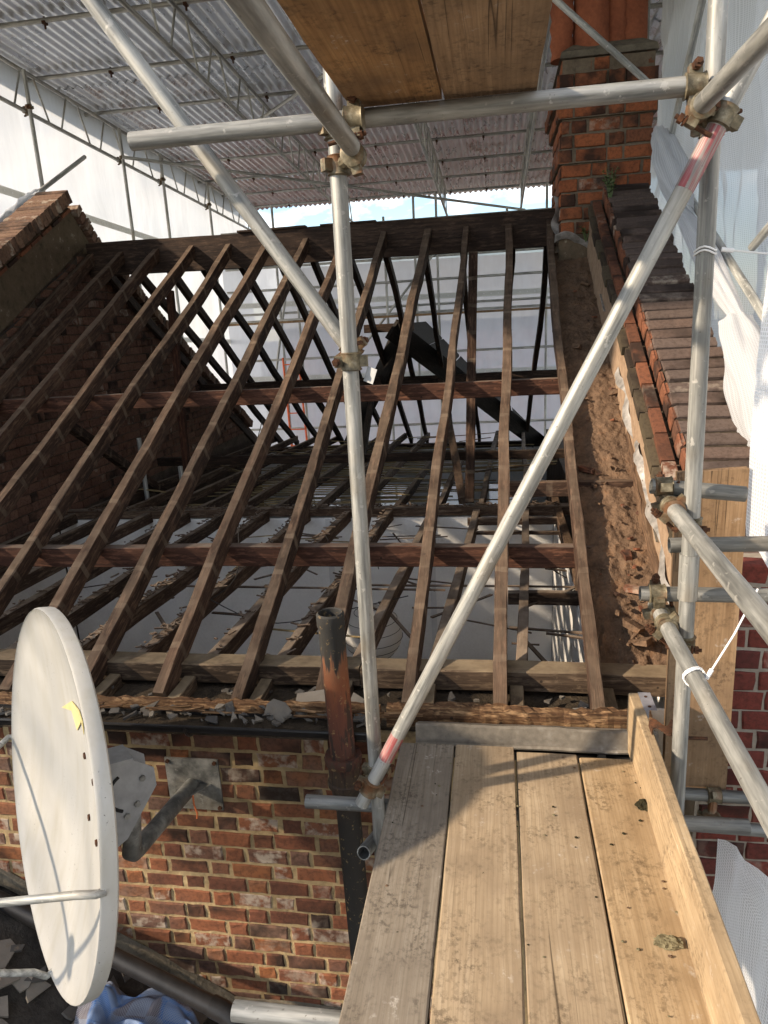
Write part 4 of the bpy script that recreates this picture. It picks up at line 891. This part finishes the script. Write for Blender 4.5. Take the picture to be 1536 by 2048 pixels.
for i in range(4): board('scaffold_board', ex[i] + .0035, ex[i + 1] - .0035, -1.3, (2.425, 2.425, 2.40, 2.385)[i], (0, .002, -.002, -.004)[i], .038, DECKS[i], labs[i], 'deck boards')
tb = thing('toe_board', (.53, 1.0, -.01), 'timber toe board standing on edge along the right of deck', 'toe board')
M = frame((.511, 2.50, .205), (0, -1, 0), (0, 0, 1)); rings = []
for i in range(25):
    x = 3.4 * i / 24; a = fb(x, 4) * .006; rings.append([V((x, y + a, z)) for y, z in ((0, -.225), (0, -.004), (.004, 0), (.034, 0), (.038, -.004), (.038, -.225))])
b = MB(); b.loft(rings); link('board', mesh('board', [V((q.x, -q.y if False else -q.y, q.z)) for q in b.v], b.f), TOE, frame((.511, 2.50, .205), (0, -1, 0), (0, 0, 1)), tb)
TBM = Matrix.Translation((0, 0, 0))
b = MB(); b.box((.508, 2.38, .2055), (.552, 2.503, .2075)); b.box((.508, 2.501, .10), (.552, 2.504, .207)); b.build('end_band', BANDM, tb)
for y in (2.40, 2.47):
    bo = MB(); hexnut(bo, (.53, y, .208), (0, 0, 1), .006, .004); bo.build('band_nail', RUST, tb)
clip = thing('toe_board_clip', (.55, 2.18, .12), 'rusty curved clip holding toe board to right standard', 'clip')
b = MB(); rings = []
for k in range(15):
    u = k / 14; y = 2.235 - .0 + .03 * math.sin(u * 9); x = .497 + u * .10; z = .212 + .018 * math.sin(u * 3.1) - (.05 if k == 0 else 0)
    rings.append([V((x, y - .028, z)), V((x, y + .028, z)), V((x, y + .028, z + .004)), V((x, y - .028, z + .004))])
b.loft(rings); b.tube([(.60, 2.22, .20), (.68, 2.22, .20)], .006, 8); b.build('clip_plate', RUST, clip)
# moss, stone and crumbs on deck
def lump(name, c, s, mat, label, cat, sq=(1, .7, .5), seed=1, group=None):
    b = MB(); n, mm = (26, 15) if s > .02 else (9, 6); rings = []
    for j in range(1, mm):
        a = math.pi * j / mm; rings.append([V((math.sin(a) * math.cos(6.28318*k/n), math.sin(a) * math.sin(6.28318*k/n), math.cos(a))) for k in range(n)])
    b.loft(rings); out_ = []
    for q in b.v:
        r = 1 + .38 * fb(q.x * 2.6 + seed * 9, q.y * 2.6, q.z * 2.6) ; out_.append(V((q.x * s * sq[0] * r, q.y * s * sq[1] * r, max(q.z * s * sq[2] * r, -s * sq[2] * .4) + s * sq[2] * .4)))
    return tag(link(name, mesh(name, out_, b.f), mat, Matrix.Translation(V(c))), label, cat, group)
lump('moss_clump', (.468, 2.12, -.003), .024, MOSS, 'dark moss clump on the yellow deck board by toe board', 'moss', (1.1, .9, .7), 3)
lump('stone', (.425, 1.575, -.003), .027, STONE, 'small knobbly sandstone chip on the sunlit deck board', 'stone', (1.3, .7, .55), 5)
rr = random.Random(5)
for i in range(70):
    x = rr.uniform(-.36, .49); y = rr.uniform(1.1, 2.38); lump('crumb', (x, y, -.001), rr.uniform(.0025, .006), (STONE, MOSS, RUBBLE)[i % 3], 'tiny crumb of debris lying on the deck boards', 'crumb', (1, .8, .5), i, 'crumbs on the deck')
# boards overhead
for i, (x0, x1) in enumerate(((-.385, -.140), (-.132, .108))):
    board('overhead_board', x0, x1, -.8, 2.12, 2.202, .038, UPB[i], ('orange stained overhead board at left above the transom', 'brown overhead board at right above the transom')[i], 'overhead boards')

# ================================================================ near scaffold
CS = V((-.427, 2.10, 0)); RS = V((.585, 2.18, 0)); rsx = lambda z: .585 - .0105 * z; X_, Y_, Z_ = V((1, 0, 0)), V((0, 1, 0)), V((0, 0, 1))
stube((CS.x, CS.y, -4), (CS.x - .004, CS.y, 3.6), 'grey vertical standard in the centre rising through the picture')
stube((rsx(-4), RS.y, -4), (rsx(3.6), RS.y, 3.6), 'grey vertical standard at right behind the guard rails', GALV)
stube((-1.0, 2.045, 2.118), (.512, 2.125, 2.137), 'thick horizontal transom tube carrying the overhead boards', GALV)
BR0, BR1 = V((-.475, 2.045, .005)), V((.58, 2.127, 2.072)); bd = (BR1 - BR0).normalized(); BRE = BR1 + bd * .25
stube(BR0, BRE, 'long diagonal brace with red paint bands crossing to the right standard', mat_galv('galvanised_brace', 1.12, (.20, .30, (0.34, .04, .045))))
bt = tube('red_paint_band', BR0 + bd * 2.12, BR0 + bd * 2.28, mat_galv('red_paint_worn', 1.0, (-.01, .5, (0.26, .018, .03))), None, TR + .0008); bt.parent = [o for o in COL.objects if o.get('label', '').startswith('long diagonal brace')][0]
bt.matrix_basis = WM[bt.parent.name].inverted() @ WM[bt.name]
stube((-.425, 2.165, 1.50), (-1.42, 2.165, 2.95), 'diagonal brace leaning up left from the central standard', GALV)
A1 = V((-.372, 2.03, 2.045)); 
stube(A1, A1 + V((0, -2.3, .095)), 'tube running overhead towards the viewer from the central joint', GALV)
B1 = V((.512, 2.10, 2.082)); stube(B1 + V((0, .06, 0)), B1 + V((.02, -2.3, .03)), 'tube running overhead towards the viewer at upper right', GALV)
# couplers
coupler((CS.x, 2.10, 2.02), Z_, (A1.x, 2.035, 2.03), Y_, 'big coupler joining central standard and overhead tube')
coupler((CS.x - .004, 2.10, 2.11), Z_, (CS.x + .06, 2.045, 2.12), X_, 'coupler on transom beside the overhead board edge')
coupler((rsx(2.13), 2.18, 2.13), Z_, (.502, 2.125, 2.136), X_, 'coupler at right end of the horizontal transom')
coupler((rsx(2.05), 2.18, 2.05), Z_, (B1.x + .002, 2.10, 2.08), Y_, 'rusty coupler on right standard under overhead tube')
coupler((rsx(2.06), 2.18, 2.07), Z_, BR0 + bd * 2.31, bd, 'rusty swivel coupler at top of the red banded brace')
coupler((CS.x, 2.10, 1.49), Z_, (CS.x - .01, 2.165, 1.52), V((-.56, 0, .83)), 'pale band coupler halfway up the central standard')
tgm = MB(); tgm.box((-.0, 0, -.045), (.034, .0015, 0), Matrix.Translation((-.378, 2.10, 1.475)) @ Matrix.Rotation(.35, 4, 'Y') @ Matrix.Rotation(-.4, 4, 'Z')); tag(tgm.build('inspection_tag', DGREY), 'small silver tag hanging beside central standard coupler', 'tag')
coupler((CS.x, 2.10, .10), Z_, (-.44, 2.045, .075), bd, 'brass coloured coupler at foot of the red banded brace')
# deck transoms and stubs
stube((-.70, 2.13, -.064), (.8, 2.13, -.064), 'stubby tube end under the deck beside the rusty pipe', GALV_D)
stube((-.675, 1.32, -.064), (.8, 1.32, -.064), 'pale tube sticking out under the deck at the bottom', GALV)
stube((-.475, 2.02, -.175), (-.40, 2.55, -.36), 'short open tube end pointing up beside the deck', GALV)
# right guard rails: along the deck, with cross tubes and joint
GU = V((.522, 2.265, 1.008)); GLo = V((.522, 2.36, .62))
stube(GU, (.522, -.5, .93), 'upper guard rail tube along right of the deck'); stube(GLo, (.522, -.5, .622), 'lower guard rail tube along right of the deck')
stube((.468, 2.252, 1.062), (.745, 2.252, 1.032), 'short cross tube at the top of the upright board', GALV_D)
stube((.532, 2.252, .868), (.92, 2.252, .874), 'second cross tube crossing in front of the upright board', GALV_D)
stube((.452, 2.262, .70), (.90, 2.262, .695), 'third cross tube ending by the rubble strip', GALV_D)
stube((.66, 2.55, -.255), (1.1, 2.55, -.265), 'low cross tube by the toe board, upper of two', GALV_D)
stube((.68, 2.50, -.36), (1.1, 2.50, -.37), 'low cross tube by the toe board, lower of two', GALV_D)
stube((rsx(.716), 2.18, .716), (rsx(.863), 2.18, .863), 'sleeve joint around right standard between the guard rails', GALV, 'sleeves', TR + .005)
coupler((rsx(.96), 2.18, .955), Z_, (GU.x, 2.185, 1.006), Y_, 'coupler joining right standard to upper guard rail')
coupler((rsx(.56), 2.18, .565), Z_, (GLo.x, 2.19, .62), Y_, 'coupler joining right standard to lower guard rail')
coupler((GU.x, 2.243, 1.007), Y_, (.505, 2.252, 1.06), X_, 'coupler on far end of upper guard rail')
coupler((GLo.x, 2.30, .62), Y_, (.505, 2.262, .70), X_, 'coupler on far end of lower guard rail')
coupler((.82, 2.55, -.258), X_, (.80, 2.50, -.33), Z_, 'dangling coupler on the low cross tubes at right')
bb_ = MB(); bb_.box((.625, 2.575, -.30), (.86, 2.613, 1.03)); bb_.v = [q + V((.012 * (1 - (q.z + .3) / 1.3), 0, .012 if (q.x > .7 and q.z > .5) else 0)) for q in bb_.v]
M = frame((.64, 2.594, -.30), (0, 0, 1), (0, -1, 0)); tag(bb_.build('upright_board', UPRT, M=M), 'wide brown timber board standing upright behind right standard', 'board')
def zip_tie(c, ax, label, tail):
    t = thing('cable_tie', c, label, 'cable tie', 'white cable ties'); c = V(c); ax = V(ax).normalized(); u = ax.orthogonal().normalized(); q = ax.cross(u)
    for o in (-.004, .005): MB().tube([c + ax * (o + .006 * math.sin(k)) + (u * math.cos(.4488 * k) + q * math.sin(.4488 * k)) * (TR + .004) for k in range(15)], .0028, 6).build('loop', WHITEP, t)
    MB().tube([V(p) for p in tail], .0026, 6).build('tail', WHITEP, t)
    d = (V(tail[1]) - V(tail[0])).normalized(); MB().tube([V(tail[0]), V(tail[0]) + d * .03], .006, 6).build('head', WHITEP, t)
zip_tie((.522, 1.85, .621), Y_, 'white cable tie around lower guard rail', ((.55, 1.845, .62), (.62, 1.87, .74), (.68, 1.90, .86)))
zip_tie((rsx(1.74), 2.18, 1.74), Z_, 'white cable tie around right standard high up', ((.60, 2.15, 1.74), (.72, 2.14, 1.72), (.86, 2.13, 1.68)))

# ================================================================ temporary tin roof
def rbz(Y): return 3.78 + .06 * (16 - Y)      # bottom chord height
tr = thing('temporary_roof', (-2, 10, 4.2), 'corrugated tin temporary roof above the stripped house', 'temporary roof')
RD = V((0, 1, -.06)).normalized(); RN = V((0, .06, 1)).normalized()
def tin_mesh():
    vs = []; fs = []; W, L = .92, 2.62; nx = 8 * 10; ny = 2
    for j in range(ny + 1):
        for i in range(nx + 1):
            y = W * i / nx; vs.append(V((L * j / ny, y, .019 * math.cos(i / 10 * 2 * math.pi))))
    for j in range(ny):
        for i in range(nx): a = j * (nx + 1) + i; fs.append((a, a + nx + 1, a + nx + 2, a + 1))
    o = len(vs); vs += [q + V((0, 0, .0015)) for q in vs]; fs += [tuple(reversed([k + o for k in f])) for f in fs]
    return mesh('roof_sheet', vs, fs, 60)
tinm = tin_mesh(); ri = 0
for r_ in range(6):
    y0 = 17.15 - 2.5 * (r_ + 1)
    for c in range(15):
        x = -6.25 + .805 * c
        if y0 < 1.5 or x > 5.5: continue
        p = V((x + .805, y0 - random.uniform(0, .06), rbz(y0) + .565 + .010 * (r_ % 2) + (.003 if c % 2 else 0)))
        link('roof_sheet', tinm, TIN, frame(p, (0, 1, -.06), RN) @ Matrix.Scale(-1, 4, (0, 1, 0)) @ Matrix.Translation((0, -.805, 0)), tr)
bx_ = [-5.5, -3.13, -1.05, .52, 2.6]
for i, X in enumerate(bx_):
    t = thing('lattice_beam', (X, 12, rbz(12)), ['aluminium lattice beam at far left along white sheeting', 'aluminium lattice beam second from left under tin roof', 'aluminium lattice beam right of the central standard', 'aluminium lattice beam seen edge on near the chimney', 'aluminium lattice beam beyond the chimney at right'][i], 'lattice beam', 'lattice beams under tin roof')
    ya, yb = 4.2, 16.6
    tube('bottom_chord', (X, ya, rbz(ya)), (X, yb, rbz(yb)), GALV_F, t, TR, 12); tube('top_chord', (X, ya, rbz(ya) + .45), (X, yb, rbz(yb) + .45), GALV_F, t, TR, 12)
    Y = ya + .1; k = 0
    while Y < yb - .3:
        za, zb = rbz(Y), rbz(Y + .3)
        if k % 2: tube('lacing_bar', (X, Y, za + .02), (X, Y + .20, zb + .43), GALV_F, t, .0125, 8)
        else: tube('lacing_bar', (X, Y, za + .43), (X, Y + .20, zb + .02), GALV_F, t, .0125, 8)
        Y += .46; k += 1
py = [5.2, 6.5, 7.8, 9.1, 10.38, 11.7, 13.0, 14.3, 15.5, 16.7]; ordn = ['tenth', 'ninth', 'eighth', 'seventh', 'sixth', 'fifth', 'fourth', 'third', 'second', 'first']
for i, y in enumerate(py):
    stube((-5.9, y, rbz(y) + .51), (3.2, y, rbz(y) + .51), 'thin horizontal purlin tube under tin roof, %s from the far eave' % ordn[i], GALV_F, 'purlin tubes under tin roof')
    for X in (-4.6, -3.05, -2.0, -.97, -.2, .6):
        if 7 < y: b = MB(); b.box((X, y - .008, rbz(y) + .43), (X + .016, y + .008, rbz(y) + .545)); b.box((X - .01, y - .03, rbz(y) + .47), (X + .026, y + .03, rbz(y) + .50)); b.build('hook_bolt', RUST, tr)
stube((-5.3, 10.5, rbz(10.5) - .04), (.6, 16.4, rbz(16.4) - .04), 'thin tie tube crossing diagonally below the lattice beams', GALV_F, 'roof ties'); stube((-3.9, 11.5, rbz(11.5) + .4), (.9, 6.6, rbz(6.6) + .4), 'roof brace tube crossing diagonally under the tin sheets', GALV_F, 'roof ties')
# left standards and sheeting
for i, (y, lab) in enumerate(((8.6, 'left scaffold standard nearest, against white sheeting'), (10.75, 'left scaffold standard second nearest against sheeting'), (12.05, 'left scaffold standard third along white sheeting'), (14.0, 'left scaffold standard farthest along white sheeting'))):
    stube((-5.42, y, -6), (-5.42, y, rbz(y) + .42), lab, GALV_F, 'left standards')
    coupler((-5.42, y, rbz(y) + .03), Z_, (-5.5, y + .03, rbz(y)), Y_, ['coupler on nearest left standard', 'coupler on second left standard', 'coupler on third left standard', 'coupler on farthest left standard'][i] + ' under lattice beam', 'lattice beam couplers')
stube((-4.9, 6.0, 2.26), (-4.9, 8.75, 3.70), 'slanting tube with rolled sheeting above the gable parapet', GALV_F, 'left raking tubes')
def lefts(u, v):
    y = 7.6 + u * 9.3; z = -6 + v * 10.85; return (-5.68 + .09 * fb(y * .7, z * .35) + .05 * fb(y * 2.2 + z * .4, z * .5 - y * .3, 4), y, z + (.06 * (16 - y) - .1) * v)
ls = thing('scaffold_sheeting', (-5.66, 12, -6), 'bright white scaffold sheeting closing the left side', 'sheeting')
cloth('sheet', lefts, 90, 70, 9.3, 10.8, SHEET, ls)
SHEET_SCREEN = mat_sheet('added_sun_screen_sheeting', .45)  # for the added sun screen: lets part of the sunlight through
def topz(y): return 2.42 + .30 * min(1, max(0, (y + .6) / .8)) + .35 * min(1, max(0, (y - 1.2) / 1.0)) + .05 * math.sin(y * 5)  # top edge shaped to set where direct sun reaches deck and rafters
def outs(z0, z1):
    def fn(u, v):
        y = -4 + u * 9.8; zt = z1(y); z = z0(y) + v * (zt - z0(y)); return (-4.78 + .05 * fb(y * .8, z * .4) + .02 * fb(y * 3, z, 4), y, z)
    return fn
for z0, z1, lab in ((lambda y: -6, lambda y: .52 + .05 * fb(y * 2, 1), 'lower added white sheeting, unseen left of view, screening the sun'), (lambda y: 1.02 + .05 * fb(y * 2, 5), topz, 'upper added white sheeting, unseen left of view, screening the sun')):
    tag(cloth('scaffold_sheeting', outs(z0, z1), 90, 40, 9.8, 4, SHEET_SCREEN), lab, 'sheeting')  # unseen sheets added to shade the scene; gap passes a band of sun
def rollf(u, v):
    a = u * 6.28318; p = V((-4.9, 6.05, 2.30)).lerp(V((-4.9, 7.7, 3.16)), v); r = .05 + .035 * fb(v * 7, math.cos(a) * 1.2, math.sin(a)) + .02 * v * 0
    return p + V((math.cos(a) * r, 0, math.sin(a) * r - .015))
rs_ = cloth('rolled_sheet', rollf, 18, 40, .4, 1.6, SHEET); tag(rs_, 'rolled white sheeting wrapped round the slanting tube at left', 'sheeting')
def eyelet(name, a, b_, up, w, parent):
    a, b_ = V(a), V(b_); L = (b_ - a).length; d = (b_ - a).normalized(); up = V(up)
    fn = lambda u, v: a + d * (u * L) + up * ((v - .5) * w)
    cloth('eyelet_band', fn, 40, 1, L, w, BANDS, parent); nrm = d.cross(up).normalized(); n_ = int(L / .14)
    e = MB()
    for k in range(n_):
        c = a + d * (.07 + k * .14) ; 
        for s in (-1, 1): e.add([c + nrm * .004 * s + (d * math.cos(.7854*q) + up * math.sin(.7854*q)) * .012 for q in range(8)], [tuple(range(8))])
    e.build('eyelets', WHITEP, parent)
for z in (2.85, 1.25): eyelet('b', (-5.58, 7.6, z + .45), (-5.58, 16.8, z), (0, 0, 1), .09, ls)
# back sheeting
bs = thing('scaffold_sheeting', (-2, 14.8, -6), 'translucent pale blue white sheeting behind the roof', 'sheeting')
def backs(u, v):
    x = -5.6 + u * 7.4; z = -6 + v * 9.25; return (x, 14.8 + .06 * fb(x * .6, z * .3) + .035 * fb(x * 2.4, z * .6, 7) + .02 * fb(x * 5, z * 1.2, 3), z + .05 * math.sin(x * 2.1) * v)
cloth('sheet', backs, 110, 90, 7.4, 9.2, SHEET_B, bs)
for z in (2.05, .55): eyelet('b', (-5.5, 14.72, z), (1.75, 14.72, z - .04), (0, 0, 1), .10, bs)
bl = ['far left', 'left', 'middle', 'right', 'far right']
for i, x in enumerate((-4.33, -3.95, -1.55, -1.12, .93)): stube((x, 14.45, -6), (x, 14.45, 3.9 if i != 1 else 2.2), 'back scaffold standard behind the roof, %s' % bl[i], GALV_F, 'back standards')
for i, (z, y, n_) in enumerate(((1.72, 14.4, 'upper'), (1.86, 14.55, 'topmost of the pair of'), (.12, 14.4, 'lower'), (3.42, 14.4, 'highest'), (2.75, 14.45, 'second highest'))): stube((-5.4, y, z), (1.6, y, z + .02), '%s horizontal ledger tube of back scaffold' % n_, GALV_F, 'back ledgers')
stube((-2.6, 14.4, 1.2), (-1.0, 14.4, 3.0), 'diagonal brace of back scaffold seen between the rafters', GALV_F, 'back braces'); stube((-4.9, 14.4, -1), (-4.0, 14.4, 3.0), 'diagonal brace of back scaffold at left', GALV_F, 'back braces')
for i in range(2): board('walkway_board', -5.3, 1.5, 13.6 + i * .24, 13.83 + i * .24, 1.70, .04, UPB[1], ('near walkway board on back scaffold', 'far walkway board on back scaffold')[i] + ' behind the rafters', 'back walkway boards')
for i, (x, z0, z1) in enumerate(((-3.0, -2, 3.2), (-2.1, -2, 3.5), (.2, -2, 3.5), (-.5, -2, 2.6))): stube((x, 14.2, z0), (x, 14.2, z1), 'inner back standard behind the rafters, %s' % ('leftmost of four', 'second from left', 'rightmost of four', 'third from left')[i], GALV_F, 'inner back standards')
for i, z in enumerate((.95, -.45, 2.3)): stube((-5.3, 14.15, z), (1.6, 14.15, z + .03), ('middle', 'lowest', 'top')[i] + ' inner ledger tube of the back scaffold', GALV_F, 'inner back ledgers')
ld = thing('ladder', (-3.9, 13.2, -1.5), 'orange ladder leaning behind roof at left', 'ladder')
for s in (0, .32): tube('stile', (-3.95 + s, 13.2, -1.6), (-4.2 + s, 13.9, 1.0), ORANGEL, ld, .022, 8)
for k in range(8): tube('rung', (-3.98 - .03 * k, 13.25 + .085 * k, -1.3 + .31 * k), (-3.66 - .03 * k, 13.25 + .085 * k, -1.3 + .31 * k), ORANGEL, ld, .012, 8)
# a far red brick house glimpsed through the sheeting
fh = thing('far_house', (-1.6, 30, -6), 'red brick house far behind the sheeting', 'house')
MB().box((-9, 30, -6), (6, 38, 1.6)).build('wall', BRICK_N, fh); b = MB(); b.add([V(q) for q in ((-9.4, 29.6, 1.5), (6.4, 29.6, 1.5), (6.4, 38.4, 1.5), (-9.4, 38.4, 1.5), (-9.4, 34, 4.2), (6.4, 34, 4.2))], [(0, 1, 5, 4), (2, 3, 4, 5), (0, 4, 3), (1, 2, 5)]); b.build('roof', SLATE, fh)

# ================================================================ lead flashings on the party wall
def flash(name, fn, n, w, mat, label):
    b = MB(); rings = []
    for i in range(n + 1):
        p, s_ = fn(i / n); rings.append([p - s_ * w, p + s_ * w, p + s_ * w + V((0, 0, .003)), p - s_ * w + V((0, 0, .003))])
    b.loft(rings); return tag(b.build(name, mat, smooth=60), label, 'flashing', 'lead flashings')
flash('lead_flashing', lambda u: (sp(.775 + .016 * math.sin(u * 31) + .02 * fb(u * 7, 1), 3.02 + u * 1.9, .085 + .03 * math.sin(u * 23 + 1)), V((.5, .15 * math.sin(u * 30), .85 - .35 * math.sin(u * 17))).normalized()), 70, .028, LEAD, 'long curled strip of lead flashing peeling from parapet')
flash('lead_flashing', lambda u: (sp(.825 + .014 * math.sin(u * 17), 5.35 + u * 1.25, .10 + .03 * math.sin(u * 12)), V((.6, .1, .8 - .4 * math.sin(u * 14))).normalized()), 40, .03, LEAD, 'upper curled strip of lead flashing by chimney')
flash('lead_flashing', lambda u: (V((.50 + .45 * u, 6.72 - .03 * math.sin(u * 9), 2.16 + .035 * math.sin(u * 7) + .05 * (1 - u))), V((.1 * math.sin(u * 20), -.8, .6)).normalized()), 24, .045, LEAD, 'crumpled lead flashing across the foot of the chimney')
flash('lead_flashing', lambda u: (V((.535 + .02 * math.sin(u * 8), 6.95 - .15 * u, 2.58 - .40 * u)), V((-.8, -.5 + .4 * math.sin(u * 12), .2)).normalized()), 20, .04, LEAD, 'torn lead flashing hanging at ridge end beside chimney')
flash('lead_flashing', lambda u: (V((-4.185 + .01 * math.sin(u * 21), 3.0 + 4.2 * u, sp(0, 3.0 + 4.2 * u, .085).z + .012 * math.sin(u * 33))), V((.75, 0, .65))), 60, .03, LEAD_B, 'black ragged flashing along the gable parapet')
for i in range(3):
    Y = (3.55, 3.95, 5.6)[i]; M = frame(sp(.80, Y, .06), (0, CN, SN), (.25, -SN, CN)); bb = MB(); bb.box((0, -.06, 0), (.26, .035, .004), M); tag(bb.build('lead_soaker', LEAD if i else LEADG), ('grey lead soaker low on parapet foot', 'lead soaker in middle of the parapet foot', 'lead soaker high on parapet foot')[i], 'flashing', 'lead soakers')

# ================================================================ netting on the right
def rn(u, v):
    y = 2.9 + u * 5.6; z = -.5 + v * 6.2; f = .10 * fb(y * 1.1, z * .45) + .07 * fb(y * 4.0 + z * .5, z * .45, 3, 2) + .025 * fb(y * 12 + z, z * .8, 3, 2)
    return (1.62 + f + .05 * math.sin(z * 1.3 + y), y, z)
tag(cloth('debris_netting', rn, 150, 90, 5.6, 6.2, NET2), 'white debris netting hanging beyond the parapet', 'netting', 'debris netting')
def nn(u, v):
    z = -2.2 + v * 4.6; e = 2.63 if z > .80 else (2.63 - .75 * min(1, (.80 - z) / .30) if z > -.15 else 1.88 + .74 * min(1, (-.15 - z) / .35)); y = .3 + u * (e - .3)
    f = .022 * math.sin(y * 21 + .6 * math.sin(z * 2)) + .03 * fb(y * 3, z * .8); return (.885 + f * .6, y, z)
tag(cloth('debris_netting', nn, 90, 120, 2.1, 4.6, NET), 'near white netting hanging at right edge beside guard rails', 'netting', 'debris netting')
def bunch(p0, p1, r0, seed):
    p0, p1 = V(p0), V(p1); d = (p1 - p0).normalized(); u_ = d.orthogonal().normalized(); q_ = d.cross(u_)
    def fn(u, v):
        a = u * 6.28318; r = r0 * (.55 + .75 * math.sin(math.pi * min(max(v, .03), .97)) ** .7) * (1 + .28 * fb(math.cos(a) * 1.3 + seed, math.sin(a) * 1.3, v * 2.5, 2) + .10 * math.sin(a * 7 + v * 5))
        return p0.lerp(p1, v) + (u_ * math.cos(a) + q_ * math.sin(a)) * r
    return fn
for p0, p1, r0, lab in (((1.33, 3.45, .75), (1.27, 4.2, 1.5), .10, 'gathered bundle of white netting low beside the coping'), ((1.29, 4.2, 1.5), (1.27, 5.6, 2.25), .055, 'twisted white netting hem along middle of coping'), ((1.29, 5.5, 2.2), (1.31, 6.6, 2.95), .085, 'gathered white netting beside the chimney'), ((1.40, 3.3, .35), (1.38, 3.55, .95), .11, 'gathered netting hanging behind the upright board')):
    tag(cloth('netting_bundle', bunch(p0, p1, r0, 3), 40, 50, .7, 1.2, NET2), lab, 'netting', 'gathered netting')
# right-side scaffold tubes behind netting side
stube((1.42, 7.95, -6), (1.42, 7.95, 5.2), 'vertical standard beside the chimney at netting edge', GALV_F, 'right tubes')
stube((1.38, 6.7, 2.72), (1.40, 5.0, 4.35), 'raking tube from chimney side up behind the right standard', GALV_F, 'right tubes')
stube((1.40, 3.4, 1.15), (1.36, 6.3, 2.62), 'raking tube following the coping outside the parapet', GALV_F, 'right tubes')
stube((1.45, 4.6, 1.9), (1.45, 2.9, 2.45), 'tube crossing behind the netting at right', GALV_F, 'right tubes')
stube((.62, 6.3, 3.72), (1.20, 6.35, 3.22), 'slanting tube in front of the chimney head', GALV_F, 'right tubes')
stube((.40, 6.3, 3.92), (.62, 6.3, 3.72), 'tube end above chimney shoulder', GALV_F, 'right tubes')
